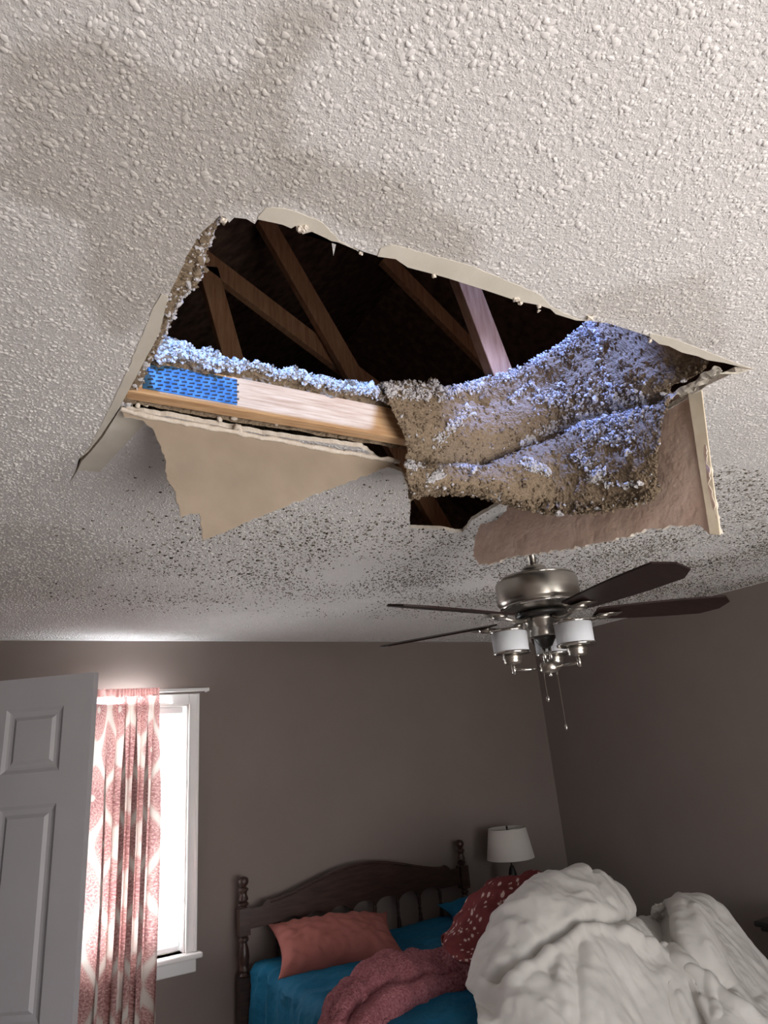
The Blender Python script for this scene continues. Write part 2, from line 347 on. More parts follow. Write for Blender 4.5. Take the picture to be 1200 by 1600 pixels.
# bare strips where the popcorn came away with the joint tape
def strip(name, poly, mat=MAT['bare_compound'], drop=.0012, thick=.001, label=None):
    bm = bmesh.new(); prism(bm, poly, 'z', CEIL - drop, CEIL - drop + thick)
    bmesh.ops.triangulate(bm, faces=bm.faces); o = obj(name, bm, mat, ceiling)
    if label: o['label'] = label
    return o
S1o = [(905, 499), (860, 478), (852, 467), (840, 458), (800, 442), (740, 416), (700, 405), (650, 392), (610, 381), (595, 387), (590, 399)]
S1 = [cp(*p) for p in near_px[18:32]] + ragged([cp(*p) for p in S1o], .003, .01, 5)
S2o = [(560, 392), (530, 375), (512, 355), (495, 343), (470, 332), (440, 324), (415, 326), (403, 338)]
S2 = [cp(*p) for p in near_px[6:15]] + [cp(*p) for p in ((526, 377), (560, 391))] + ragged([cp(*p) for p in S2o], .003, .01, 6)
S3 = [cp(*p) for p in [(189, 632), (217, 580), (249, 519), (263, 463)]] + [cp(252, 458)] + ragged([cp(*p) for p in [(252, 458), (240, 480), (205, 565), (170, 640), (140, 698), (122, 718)]], .002, .02, 7) + [cp(*p) for p in [(138, 705), (158, 680)]]
S4 = [cp(*p) for p in [(190, 634), (172, 664), (161, 682), (142, 705), (127, 721), (121, 734), (155, 737), (185, 705), (232, 655)]] + [(.24, 1.434), (.20, 1.432)]
S5 = [cp(*p) for p in [(1105, 562), (1130, 566), (1155, 572), (1180, 577), (1150, 567), (1095, 545), (1050, 528), (1015, 520), (1015, 526), (1030, 537), (1045, 540), (1065, 550), (1090, 556)]]
BARE = [S1, S2, S3, S4, S5]
for q, lb in zip(BARE, ('long bare cream joint strip along the near edge of the hole', 'bare cream patch at the near left corner of the hole', 'bare cream joint strip beside the left edge of the hole', 'bare cream strip beyond the crack', 'bare strip at the right tip of the hole')):
    strip('bare_joint_strip', q, label=lb)
# flat strip of plain paint round the edge by the back wall
strip('paint_border', [(X0, Y1 - .05), (X1, Y1 - .05), (X1, Y1), (X0, Y1)], MAT['white_trim'])

# popcorn texture, scattered blobs on the underside
def popcorn_points():
    P = []
    for (x0, x1, y0, y1, s) in ((-.35, 2.2, .0, 2.3, .0074), (2.2, 4.0, .0, 2.3, .0105), (-.35, 4.0, 2.3, 4.34, .0125)):
        xx, yy = np.meshgrid(np.arange(x0, x1, s), np.arange(y0, y1, s)); xx = xx.ravel(); yy = yy.ravel()
        xx = xx + rng.uniform(-.6, .6, xx.size) * s; yy = yy + rng.uniform(-.6, .6, yy.size) * s
        lim = yy > (xx * .30 - .35); keepm = lim & (rng.random(xx.size) < .9)
        P.append(np.stack([xx[keepm], yy[keepm], np.full(keepm.sum(), s)], 1))
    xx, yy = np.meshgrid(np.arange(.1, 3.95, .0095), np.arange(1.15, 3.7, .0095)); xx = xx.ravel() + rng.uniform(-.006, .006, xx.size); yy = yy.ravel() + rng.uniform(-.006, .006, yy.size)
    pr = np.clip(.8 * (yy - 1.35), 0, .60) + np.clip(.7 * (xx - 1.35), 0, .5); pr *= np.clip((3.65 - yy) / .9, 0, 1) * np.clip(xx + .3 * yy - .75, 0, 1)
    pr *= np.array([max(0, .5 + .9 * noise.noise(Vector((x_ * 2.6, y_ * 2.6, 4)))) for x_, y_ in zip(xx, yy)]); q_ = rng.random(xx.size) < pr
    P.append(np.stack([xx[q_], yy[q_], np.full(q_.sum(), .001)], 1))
    P = np.vstack(P); ok_ = ~inpoly(P[:, 0], P[:, 1], HOLE) & (P[:, 0] > X0 + .01) & (P[:, 0] < X1 - .01)
    nearm = np.zeros(len(P), bool)
    nearm = (P[:, 0] < 1.7) & (P[:, 1] < 2.1)
    ok_[nearm] &= polydist(P[nearm, 0], P[nearm, 1], HOLE) > .003
    for q in BARE: ok_ &= ~inpoly(P[:, 0], P[:, 1], q)
    return P[ok_]
PP = popcorn_points()
pme = bpy.data.meshes.new('popcorn_texture'); pme.vertices.add(len(PP))
st = patch_tone(PP[:, 0], PP[:, 1]); spk = PP[:, 2] < .002; PP[spk, 2] = .0074
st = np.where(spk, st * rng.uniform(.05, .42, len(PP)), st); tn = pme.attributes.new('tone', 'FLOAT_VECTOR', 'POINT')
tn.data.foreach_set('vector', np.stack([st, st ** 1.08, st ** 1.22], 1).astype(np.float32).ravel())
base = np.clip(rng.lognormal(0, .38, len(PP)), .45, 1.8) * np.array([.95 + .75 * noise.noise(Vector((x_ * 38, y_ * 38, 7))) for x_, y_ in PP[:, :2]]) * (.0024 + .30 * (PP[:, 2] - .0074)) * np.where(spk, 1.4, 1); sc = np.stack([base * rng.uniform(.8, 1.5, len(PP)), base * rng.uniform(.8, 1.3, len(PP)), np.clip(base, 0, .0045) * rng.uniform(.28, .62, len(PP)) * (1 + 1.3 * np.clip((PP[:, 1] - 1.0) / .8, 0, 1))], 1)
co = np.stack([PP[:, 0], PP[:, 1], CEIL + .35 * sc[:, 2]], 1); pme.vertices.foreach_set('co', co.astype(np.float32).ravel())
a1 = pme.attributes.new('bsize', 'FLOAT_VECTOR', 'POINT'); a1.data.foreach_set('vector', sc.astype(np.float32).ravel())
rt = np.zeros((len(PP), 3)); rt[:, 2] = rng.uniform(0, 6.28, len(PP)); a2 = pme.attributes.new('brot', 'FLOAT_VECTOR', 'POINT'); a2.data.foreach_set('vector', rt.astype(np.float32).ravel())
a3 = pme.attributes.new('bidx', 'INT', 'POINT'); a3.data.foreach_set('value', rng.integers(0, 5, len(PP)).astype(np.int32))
def blob_mesh(seed):
    bm = bmesh.new(); bmesh.ops.create_icosphere(bm, subdivisions=2, radius=1)
    for v_ in bm.verts:
        d_ = 1 + .65 * noise.noise(v_.co * 1.3 + Vector((seed * 7.3, 0, 0))) + .18 * noise.noise(v_.co * 3.4 + Vector((0, seed * 3.1, 0)))
        v_.co *= d_
    me_ = bpy.data.meshes.new('popcorn_blob'); bm.to_mesh(me_); bm.free(); me_.materials.append(MAT['popcorn'])
    me_.polygons.foreach_set('use_smooth', [True] * len(me_.polygons)); return me_
blobcol = bpy.data.collections.new('popcorn_blobs')      # not linked to the scene: only a source for the scatter
for i in range(5): blobcol.objects.link(bpy.data.objects.new('popcorn_blob', blob_mesh(i + 1)))
def scatter(me_, name, coll, parent, mat):
    o = bpy.data.objects.new(name, me_); COL.objects.link(o); o.parent = parent; me_.materials.append(mat)
    g = bpy.data.node_groups.new(name, 'GeometryNodeTree'); g.interface.new_socket('Geometry', in_out='INPUT', socket_type='NodeSocketGeometry'); g.interface.new_socket('Geometry', in_out='OUTPUT', socket_type='NodeSocketGeometry')
    gi = g.nodes.new('NodeGroupInput'); go = g.nodes.new('NodeGroupOutput'); mp_ = g.nodes.new('GeometryNodeMeshToPoints'); ip = g.nodes.new('GeometryNodeInstanceOnPoints'); ci = g.nodes.new('GeometryNodeCollectionInfo')
    ci.inputs[0].default_value = coll; ci.inputs['Separate Children'].default_value = True; ci.inputs['Reset Children'].default_value = True
    def na(nm, ty): q = g.nodes.new('GeometryNodeInputNamedAttribute'); q.data_type = ty; q.inputs[0].default_value = nm; return q.outputs[0]
    L = g.links.new; L(gi.outputs[0], mp_.inputs[0]); L(mp_.outputs[0], ip.inputs['Points']); L(ci.outputs[0], ip.inputs['Instance']); ip.inputs['Pick Instance'].default_value = True
    L(na('bidx', 'INT'), ip.inputs['Instance Index']); L(na('brot', 'FLOAT_VECTOR'), ip.inputs['Rotation']); L(na('bsize', 'FLOAT_VECTOR'), ip.inputs['Scale']); L(ip.outputs[0], go.inputs[0])
    md = o.modifiers.new('scatter', 'NODES'); md.node_group = g
    tag(o, kind='stuff'); return o
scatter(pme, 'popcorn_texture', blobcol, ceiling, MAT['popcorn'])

# ------------------------------------------------------------------ attic: deck, trusses
bm = bmesh.new()
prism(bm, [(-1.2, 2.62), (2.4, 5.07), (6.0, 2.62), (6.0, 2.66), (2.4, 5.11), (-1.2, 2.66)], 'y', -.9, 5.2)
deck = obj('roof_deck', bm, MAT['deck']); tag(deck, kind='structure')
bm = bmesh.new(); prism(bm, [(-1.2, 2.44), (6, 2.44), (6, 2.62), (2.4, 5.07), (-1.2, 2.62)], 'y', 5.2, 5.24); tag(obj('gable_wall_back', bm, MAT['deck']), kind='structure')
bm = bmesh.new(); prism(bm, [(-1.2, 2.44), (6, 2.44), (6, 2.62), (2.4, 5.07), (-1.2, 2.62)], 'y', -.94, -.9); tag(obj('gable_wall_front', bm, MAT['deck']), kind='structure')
bm = bmesh.new(); box(bm, -1.24, -1.2, -.94, 5.24, 2.40, 2.66); box(bm, 6.0, 6.04, -.94, 5.24, 2.40, 2.66); tag(obj('eave_boards', bm, MAT['deck']), kind='structure')
bm = bmesh.new(); box(bm, -1.2, X0 - .12, -.9, 5.2, 2.44, 2.46); box(bm, X1 + .12, 6, -.9, 5.2, 2.44, 2.46); box(bm, X0 - .12, X1 + .12, Y1 + .12, 5.2, 2.44, 2.46)
tag(obj('attic_floor', bm, MAT['deck']), kind='structure')
def truss(yf, webs, label, loc_mat='lumber_web', chord_z=2.455, x0=-.9, x1=5.0):
    r = empty('roof_truss', (0, yf, chord_z)); tag(r, label, 'roof truss')
    bm = bmesh.new(); box(bm, x0, x1, 0, .038, 0, .089); obj('bottom_chord', bm, MAT['lumber'], r, bevel=.003)
    for (a_, b_, dy) in webs:
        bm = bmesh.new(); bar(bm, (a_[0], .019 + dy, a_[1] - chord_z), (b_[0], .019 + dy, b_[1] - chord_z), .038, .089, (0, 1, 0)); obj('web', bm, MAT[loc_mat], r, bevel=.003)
    return r
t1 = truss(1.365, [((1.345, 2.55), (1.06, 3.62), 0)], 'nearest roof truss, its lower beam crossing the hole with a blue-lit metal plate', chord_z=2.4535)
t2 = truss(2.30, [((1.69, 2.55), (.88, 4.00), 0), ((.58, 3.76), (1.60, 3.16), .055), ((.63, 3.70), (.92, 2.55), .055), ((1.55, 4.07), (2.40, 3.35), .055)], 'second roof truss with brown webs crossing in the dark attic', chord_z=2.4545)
t4 = truss(.69, [], 'roof truss above the near edge of the hole', chord_z=2.4545)
boxo('unseen_light_block', -.6, 1.02, .0, .02, .235, .75, MAT['lumber_web'], t4, .002)  # unseen board added to crop the top of the beam on the chord
# nail plate with rows of punched teeth
pl = boxo('nail_plate', .222, .436, -.0015, 0.0005, .012, .082, MAT['galvanised_blue_lit'], t1)
bm = bmesh.new()
for i in range(12):
    for j in range(7):
        x = .232 + i * .0175 + (.004 if j % 2 else 0); z = .017 + j * .0098
        bar(bm, (x, -.0015, z), (x + .0115, -.0045, z + .0010), .0030, .0016, (0, 0, 1))
th = obj('shaded_plate_tooth', bm, MAT['shaded_plate_tooth'], pl); tag(th, kind='stuff')

# ------------------------------------------------------------------ cellulose insulation
def catmull(P, t_):
    n = len(P); i = min(int(t_), n - 2); f = t_ - i
    p0, p1, p2, p3 = P[max(i - 1, 0)], P[i], P[i + 1], P[min(i + 2, n - 1)]
    return .5 * ((2 * p1) + (p2 - p0) * f + (2 * p0 - 5 * p1 + 4 * p2 - p3) * f * f + (3 * p1 - p0 - 3 * p2 + p3) * f ** 3)
def sheet(grid, nu, nv):
    """grid[c][r] of 3-D points -> dense (nu x nv) array"""
    g = np.array(grid, float); C_, R_, _ = g.shape
    cols = np.array([[catmull(g[c], r_) for r_ in np.linspace(0, R_ - 1, nv)] for c in range(C_)])
    return np.array([[catmull(cols[:, j], c_) for j in range(nv)] for c_ in np.linspace(0, C_ - 1, nu)])
def grid_normals(A):
    du = np.gradient(A, axis=0); dv = np.gradient(A, axis=1); n = np.cross(du, dv); return n / (np.linalg.norm(n, axis=2, keepdims=True) + 1e-12)
def grid_obj(name, A, mat, parent=None, thick=0, uvscale=None, smooth=True, closeu=False):
    nu, nv, _ = A.shape; V = A.reshape(-1, 3)
    Fs = [(i * nv + j, (i + 1) * nv + j, (i + 1) * nv + j + 1, i * nv + j + 1) for i in range(nu - 1) for j in range(nv - 1)]
    o = mesh_py(name, V, Fs, mat, parent, smooth)
    if uvscale:
        uv = o.data.uv_layers.new(name='UVMap'); li = np.zeros(len(o.data.loops), np.int32); o.data.loops.foreach_get('vertex_index', li)
        uu = li // nv / nu * uvscale[0]; vv = li % nv / nv * uvscale[1]; uv.data.foreach_set('uv', np.stack([uu, vv], 1).astype(np.float32).ravel())
    if thick:
        md = o.modifiers.new('thick', 'SOLIDIFY'); md.thickness = thick; md.offset = -1 if thick > 0 else 1
    return o
def fluffify(A, toward, amps, seed=0):
    n = grid_normals(A); sgn = np.sign((n * toward).sum(2, keepdims=True)); n = n * sgn; B = A.copy()
    for i in range(A.shape[0]):
        for j in range(A.shape[1]):
            p = Vector(A[i, j]) + Vector((seed, 0, 0)); h = 0
            for f_, a_ in amps: h += a_ * noise.noise(p * f_)
            B[i, j] += n[i, j] * h
    return B, n
clumpcol = bpy.data.collections.new('insulation_clumps')
for s_ in range(4):
    bm = bmesh.new(); bmesh.ops.create_icosphere(bm, subdivisions=2, radius=1)
    for v_ in bm.verts: v_.co *= 1 + .75 * noise.noise(v_.co * 1.7 + Vector((s_ * 9.1, 5, 0))) + .45 * noise.noise(v_.co * 4.3 + Vector((0, s_ * 3, 8)))
    me_ = bpy.data.meshes.new('insulation_clump'); bm.to_mesh(me_); bm.free(); me_.materials.append(MAT['insulation'] if s_ < 2 else MAT['fluff']); clumpcol.objects.link(bpy.data.objects.new('insulation_clump', me_))
def clumps(name, pts_, size, parent, light=None):
    pts_ = np.array(pts_); me_ = bpy.data.meshes.new(name); me_.vertices.add(len(pts_)); me_.vertices.foreach_set('co', pts_.astype(np.float32).ravel())
    b = rng.lognormal(0, .45, len(pts_)) * size; s3 = b[:, None] * rng.uniform(.6, 1.4, (len(pts_), 3))
    a_ = me_.attributes.new('bsize', 'FLOAT_VECTOR', 'POINT'); a_.data.foreach_set('vector', s3.astype(np.float32).ravel())
    a_ = me_.attributes.new('brot', 'FLOAT_VECTOR', 'POINT'); a_.data.foreach_set('vector', rng.uniform(0, 6.28, (len(pts_), 3)).astype(np.float32).ravel())
    idx = rng.integers(0, 4, len(pts_)) if light is None else np.where(rng.random(len(pts_)) < light, rng.integers(2, 4, len(pts_)), rng.integers(0, 2, len(pts_)))
    a_ = me_.attributes.new('bidx', 'INT', 'POINT'); a_.data.foreach_set('value', idx.astype(np.int32))
    return scatter(me_, name, clumpcol, parent, MAT['insulation'])

# heap lying over the chord of the nearest truss
insA = empty('insulation_heap', (.5, 1.41, 2.46)); tag(insA, 'grey brown blown insulation heaped over the beam on the left of the hole', 'insulation', kind='stuff')
cols = []
topz = [(.16, 2.63, .02), (.26, 2.625, .05), (.34, 2.615, .05), (.44, 2.59, .03), (.55, 2.585, .02), (.64, 2.60, .03), (.72, 2.61, .035), (.80, 2.60, .03), (.90, 2.64, .03), (1.05, 2.68, .02)]
for x, z, ov in topz:
    low = 2.545 - (ov > .04) * .012
    cols.append([(x, 1.425, 2.456), (x, 1.412, 2.50), (x, 1.375, low), (x, 1.345 - ov * .3, low + .012), (x, 1.36, (low + z) / 2 + .01), (x, 1.405, z), (x, 1.5, z + .03), (x, 1.7, z + .03), (x, 1.965, z)])
cols = [[Vector(p) - Vector((.5, 1.41, 2.46)) for p in c] for c in cols]
A, n = fluffify(sheet(cols, 260, 110), np.array([0, -.5, 1.]), ((14, .016), (35, .010), (90, .006), (200, .003)), 2)
o = grid_obj('loose_fill', A, MAT['insulation'], insA, smooth=False); tag(o, kind='stuff')
ii = rng.integers(0, 260, 9000); jj = rng.integers(36, 72, 9000)
clumps('loose_clumps', A[ii, jj] + rng.normal(0, .003, (9000, 3)), .0022, insA, .8)

# bank at the right: curtain of insulation following the plan line
plan = [(.60, 1.335), (.82, 1.335), (1.0, 1.345), (1.2, 1.335), (1.32, 1.28), (1.38, 1.17), (1.405, 1.0), (1.415, .85), (1.42, .70), (1.42, .4)]
def hit(px, py, out=0):
    d_ = ray(px, py); o2 = d_[:2]; best = None
    for (ax, ay), (bx, by) in zip(plan, plan[1:]):
        ex, ey = bx - ax, by - ay; den = o2[0] * ey - o2[1] * ex
        if abs(den) < 1e-9: continue
        s = (ax * ey - ay * ex) / den; t_ = (ax * o2[1] - ay * o2[0]) / den
        if s > 0 and -1e-6 <= t_ <= 1 + 1e-6: best = s; break
    L = math.hypot(*(o2 * best)); return CP + d_ * best * (1 - out / L)
BC = [[(600, 606), (608, 632), (622, 660), (636, 698), (634, 727), (637, 748), (643, 768)],
      [(650, 612), (655, 640), (662, 675), (675, 713), (675, 725), (685, 748), (690, 766)],
      [(700, 610), (710, 640), (720, 680), (735, 718), (735, 731), (745, 750), (755, 770)],
      [(760, 594), (772, 630), (785, 662), (800, 698), (795, 713), (805, 750), (812, 787)],
      [(820, 574), (835, 610), (850, 645), (862, 674), (860, 690), (865, 740), (860, 795)],
      [(870, 547), (885, 590), (895, 625), (905, 658), (905, 674), (912, 735), (915, 795)],
      [(905, 520), (925, 570), (940, 610), (948, 641), (950, 657), (955, 725), (960, 788)],
      [(932, 488), (965, 560), (980, 600), (990, 636), (992, 652), (1000, 715), (1005, 777)],
      [(1000, 478), (1012, 560), (1016, 600), (1022, 622), (1022, 642), (1020, 700), (1014, 768)],
      [(1112, 520), (1108, 555), (1092, 582), (1050, 603), (1042, 625), (1032, 690), (1026, 758)]]
outs = [.0, .02, .03, .0, .045, .065, .03]
cols = []
for ci, c in enumerate(BC):
    pr = [hit(px, py, o_) for (px, py), o_ in zip(c, outs)]
    top, bot = pr[0], pr[-1]; dr = np.array([top[0], top[1], 0]); dr /= np.linalg.norm(dr); dr = dr if ci < 5 else np.array([.9, .43, 0])
    back = .22 if ci < 7 else .15
    col_ = [top + dr * back + [0, 0, .0], top + dr * back * .4 + [0, 0, .02], top] + pr[1:4] + [(pr[3] + pr[4]) / 2 + dr * .035] + pr[4:] + [bot + dr * .05 + [0, 0, .005], bot + dr * .12 + [0, 0, .05]]
    if ci >= 8: 
        for q in col_: q[0] = min(q[0], 1.442)
    cols.append(col_)
OB = np.array([1.2, 1.3, 2.6])
insB = empty('insulation_bank', OB); tag(insB, 'thick brown insulation bank slumping out of the right side of the hole with pale fluff on it', 'insulation', kind='stuff')
A0 = sheet([[p - OB for p in c] for c in cols], 330, 330)
B, n = fluffify(A0, np.array([-.4, -.8, .2]), ((9, .010), (26, .005), (80, .0022), (170, .0015), (300, .0010)), 5)
# bottom hem crumbles
o = grid_obj('loose_fill', B, MAT['insulation'], insB, smooth=False); tag(o, kind='stuff')
# fluff: along the top rim, in drifts on the face, along the hem
W_ = B + OB; P2 = np.array([[proj(W_[i, j]) for j in range(0, 330, 2)] for i in range(0, 330, 2)]); px_, py_ = P2[..., 0], P2[..., 1]
Wd = W_[::2, ::2]; nd = n[::2, ::2]; sel = []
def drift(poly, width, count, out=.004):
    d_ = polydist(px_, py_, poly, closed=False); idx = np.argwhere(d_ < width)
    if len(idx) == 0: return []
    w = np.exp(-(d_[idx[:, 0], idx[:, 1]] / width * 1.6) ** 2) * (.15 + np.array([max(0, .5 + 1.6 * noise.noise(Vector((px_[a_, b_] * .06, py_[a_, b_] * .06, 2)))) for a_, b_ in idx])); w /= w.sum()
    k = rng.choice(len(idx), count, p=w); q = idx[k]
    return list(Wd[q[:, 0], q[:, 1]] + nd[q[:, 0], q[:, 1]] * rng.uniform(0, out, (count, 1)) + rng.normal(0, .002, (count, 3)))
fl = drift([(600, 612), (700, 614), (760, 598), (820, 578), (870, 550), (925, 510), (945, 530)], 15, 3600, .008)
fl += drift([(930, 515), (938, 560), (942, 600)], 8, 500)
fl += drift([(850, 625), (900, 625), (950, 615), (990, 630), (960, 665), (900, 660), (975, 690), (940, 650)], 26, 2600, .008)
fl += drift([(985, 640), (965, 690), (930, 680)], 14, 500)
fl += drift([(730, 640), (705, 670), (685, 690)], 9, 420)
fl += drift([(820, 690), (860, 668), (900, 655), (940, 655)], 10, 700)
fl += drift([(820, 725), (850, 735)], 10, 300) + drift([(905, 715), (945, 745), (920, 745)], 12, 450) + drift([(950, 758), (1000, 756)], 4, 140) + drift([(630, 727), (660, 732)], 6, 200) + drift([(670, 750), (690, 740)], 7, 200) + drift([(715, 725), (740, 735)], 7, 220) + drift([(800, 620), (830, 600)], 8, 200)
clumps('loose_fluff', np.array(fl) - OB, .0021, insB, .95)
hem = drift([(640, 768), (700, 770), (760, 772), (810, 787), (860, 795), (915, 795), (960, 788), (1010, 775)], 14, 2600, .012)
hem += list(Wd[rng.integers(0, 165, 6000), rng.integers(20, 165, 6000)] + rng.normal(0, .0015, (6000, 3)))
clumps('hem_clumps', np.array(hem) - OB, .0023, insB, .06)

# bank left of the hole
insC = empty('insulation_edge', (.2, 1.1, 2.46)); tag(insC, 'narrow ragged insulation edge above the left side of the hole', 'insulation', kind='stuff')
cols = []
for y, z, xb in ((.77, 2.50, .236), (.82, 2.52, .226), (.90, 2.52, .226), (.97, 2.50, .232), (1.02, 2.50, .222), (1.08, 2.50, .212), (1.15, 2.54, .212), (1.25, 2.57, .206), (1.35, 2.60, .206), (1.44, 2.60, .21)):
    cols.append([(.16, y, 2.456), (xb - .004, y, 2.457), (xb + .012, y, 2.48), (xb + .008, y, (2.48 + z) / 2), (xb - .01, y, z), (xb - .1, y, z + .03), (xb - .3, y, z + .03)])
cols = [[Vector(p) - Vector((.2, 1.1, 2.46)) for p in c] for c in cols]
A, n = fluffify(sheet(cols, 220, 70), np.array([1., 0, .5]), ((14, .004), (40, .004), (100, .003), (220, .002)), 9)
o = grid_obj('loose_fill', A, MAT['insulation'], insC, smooth=False); tag(o, kind='stuff')
ii = rng.integers(0, 220, 1500); jj = rng.integers(6, 50, 1500); clumps('loose_clumps', A[ii, jj] + rng.normal(0, .002, (1500, 3)), .0022, insC, .6)
# blanket of insulation in the bays further on, dark
bm = bmesh.new(); bmesh.ops.create_grid(bm, x_segments=90, y_segments=50, size=1)
for v_ in bm.verts:
    v_.co = Vector((1.55 + v_.co.x * 1.75, 3.38 + v_.co.y * .66, 2.62 + .05 * fbm((v_.co.x * 5, v_.co.y * 3, 0))))
o = obj('attic_insulation', bm, MAT['insulation'], smooth=True); tag(o, 'grey blown insulation spread between the far trusses', 'insulation', kind='stuff')

# ------------------------------------------------------------------ hanging pieces of ceiling board
def flap(name, outline, thick, mats, label, cat, fold=None, bulge=None, seed=0, dens=.012, group=None, rag=.004):
    """outline: 3-D points lying roughly in one plane; builds a slab with ragged border"""
    P = [Vector(p) for p in outline]; o0 = P[0]; u = (P[1] - P[0]).normalized()
    nrm = Vector((0, 0, 0))
    for a_, b_ in zip(P, P[1:] + P[:1]): nrm += a_.cross(b_)
    nrm.normalize()
    if nrm.dot(Vector((0, 0, CAMZ)) - P[0]) < 0: nrm = -nrm
    w = nrm.cross(u); loc = [((p - o0).dot(u), (p - o0).dot(w)) for p in P]; hgt = [(p - o0).dot(nrm) for p in P]
    rg = ragged(loc, rag, .006, seed, True)
    xs = [p[0] for p in rg]; ys = [p[1] for p in rg]
    gx_, gy_ = np.meshgrid(np.arange(min(xs), max(xs), dens), np.arange(min(ys), max(ys), dens)); gx_ = gx_.ravel(); gy_ = gy_.ravel()
    k = inpoly(gx_, gy_, rg) & (polydist(gx_, gy_, rg) > .004); n_ = len(rg)
    Vv, _, Ff, *_r = delaunay_2d_cdt([Vector(p) for p in rg + list(zip(gx_[k], gy_[k]))], [(i, (i + 1) % n_) for i in range(n_)], [], 1, 1e-7)
    def lift(q):
        z_ = (bulge(q.x, q.y) if bulge else 0) + .0025 * noise.noise(Vector((q.x * 14, q.y * 14, seed)))
        return o0 + u * q.x + w * q.y + nrm * z_
    fr = [lift(q) for q in Vv]; bk = [p - nrm * thick for p in fr]; nv_ = len(fr)
    FF = []; ct = {}
    for f in Ff:
        FF.append(tuple(f)); FF.append(tuple(i + nv_ for i in f[::-1]))
        for i in range(len(f)): ct[(f[i], f[(i + 1) % len(f)])] = 1
    nb_ = len(FF)
    for (a_, b_) in list(ct):
        if (b_, a_) not in ct: FF.append((b_, a_, a_ + nv_, b_ + nv_))
    org = P[0].copy(); o = mesh_py(name, [p - org for p in fr + bk], FF, mats[0]); o.location = org
    o.data.materials.append(mats[1]); o.data.materials.append(mats[2]); mi_ = np.zeros(len(FF), int); mi_[1:nb_:2] = 1; mi_[nb_:] = 2; o.data.polygons.foreach_set('material_index', mi_)
    tag(o, label, cat, group); return o
yA = 1.428
tri = [at(190, 641, y=yA), at(240, 653, y=yA), at(300, 664, y=yA), at(370, 677, y=yA), at(440, 689, y=yA), at(520, 705, y=yA), at(620, 723, y=yA), at(603, 731, y=yA), at(520, 762, y=yA), at(430, 797, y=yA), at(318, 845, y=yA),
       at(314, 818, y=yA), at(312, 800, y=yA), at(298, 803, y=yA), at(284, 808, y=yA), at(277, 785, y=yA), at(272, 765, y=yA), at(261, 748, y=yA), at(258, 715, y=yA), at(248, 690, y=yA), at(237, 668, y=yA), at(222, 656, y=yA), at(195, 651, y=yA)]
fl1 = flap('hanging_drywall_flap', tri, .004, (MAT['drywall_back'], MAT['ceiling_paint'], MAT['gypsum']), 'triangular tan drywall flap hanging from the left half of the hole', 'drywall piece', seed=3)
# crumbled gypsum fold along its top
bm = bmesh.new(); fold = [at(x, y, y=yA - .004) for x, y in ((189, 639), (210, 645), (240, 652), (300, 663), (370, 676), (405, 683), (440, 688), (520, 704), (580, 714), (624, 722))]
dense = [fold[0].lerp(fold[1], 0)] 
fd = []
for a_, b_ in zip(fold, fold[1:]):
    for k in range(7): fd.append(a_.lerp(b_, k / 7))
fd.append(fold[-1])
tube(bm, [p + Vector((0, .002 * noise.noise(p * 80), .003 * noise.noise(p * 60))) - fold[0] for p in fd], [.0065 + .003 * noise.noise(p * 50) for p in fd], 8)
for px, py, s_ in ((228, 630, .008), (343, 655, .006), (366, 652, .009), (372, 668, .011), (432, 662, .006), (375, 672, .009), (215, 634, .006), (565, 712, .005)):
    c_ = at(px, py, y=yA - .006) - fold[0]; g0 = bmesh.ops.create_icosphere(bm, subdivisions=2, radius=s_, matrix=Matrix.Translation(c_))
    for v_ in g0['verts']: v_.co += (v_.co - c_) * .6 * noise.noise(v_.co * 150)
o = obj('gypsum_fold', bm, MAT['gypsum'], fl1, smooth=True); o.location = fold[0] - fl1.location; o['label'] = 'crumbled white gypsum along the fold'

xB = 1.452
def fb(px, py): return at(px, py, x=xB)
pan = [fb(1086, 612), fb(1100, 660), fb(1112, 740), fb(1120, 800), fb(1127, 832), fb(1112, 836), fb(1098, 822), fb(1060, 822), fb(1020, 826), fb(985, 838), fb(940, 848), fb(890, 858), fb(835, 866), fb(790, 872), fb(770, 882), fb(752, 882), fb(742, 868), fb(744, 840), fb(750, 820), fb(775, 815), fb(792, 797), fb(800, 770), fb(870, 740), fb(950, 690), fb(1040, 612)]
fl2 = flap('fallen_drywall_sheet', pan, .0127, (MAT['drywall_back_pink'], MAT['ceiling_paint'], MAT['gypsum']), 'large pinkish drywall sheet hanging at the right side of the hole before the fan rod', 'drywall piece', seed=8, dens=.02, rag=.008, bulge=lambda x, y: .010 * math.sin(x * 7) )
# curled corner and joint tape belong to the panel
bm = bmesh.new()
tape_px = [(1092, 606), (1096, 640), (1101, 680), (1106, 720), (1112, 765), (1117, 800), (1121, 834)]
tp = [at(x, y, x=xB - .012) for x, y in tape_px]
for i in range(len(tp) - 1):
    pass
L_ = []; Rr = []
for i, p in enumerate(tp):
    w_ = .024 if i < 5 else .021
    pa, pb = at(tape_px[i][0] - 19 + i, tape_px[i][1], x=xB - .014), at(tape_px[i][0] + 4, tape_px[i][1] + 2, x=xB - .006)
    L_.append(pa - fl2.location + Vector((-.002 * noise.noise(pa * 40), 0, 0))); Rr.append(pb - fl2.location)
va = [bm.verts.new(p) for p in L_]; vb = [bm.verts.new(p) for p in Rr]; vc = [bm.verts.new(p + Vector((.004, 0, 0))) for p in L_]; vd = [bm.verts.new(p + Vector((.004, 0, 0))) for p in Rr]
for i in range(len(va) - 1):
    bm.faces.new((va[i], va[i + 1], vb[i + 1], vb[i])); bm.faces.new((vc[i], vd[i], vd[i + 1], vc[i + 1])); bm.faces.new((va[i], vc[i], vc[i + 1], va[i + 1])); bm.faces.new((vb[i], vb[i + 1], vd[i + 1], vd[i]))
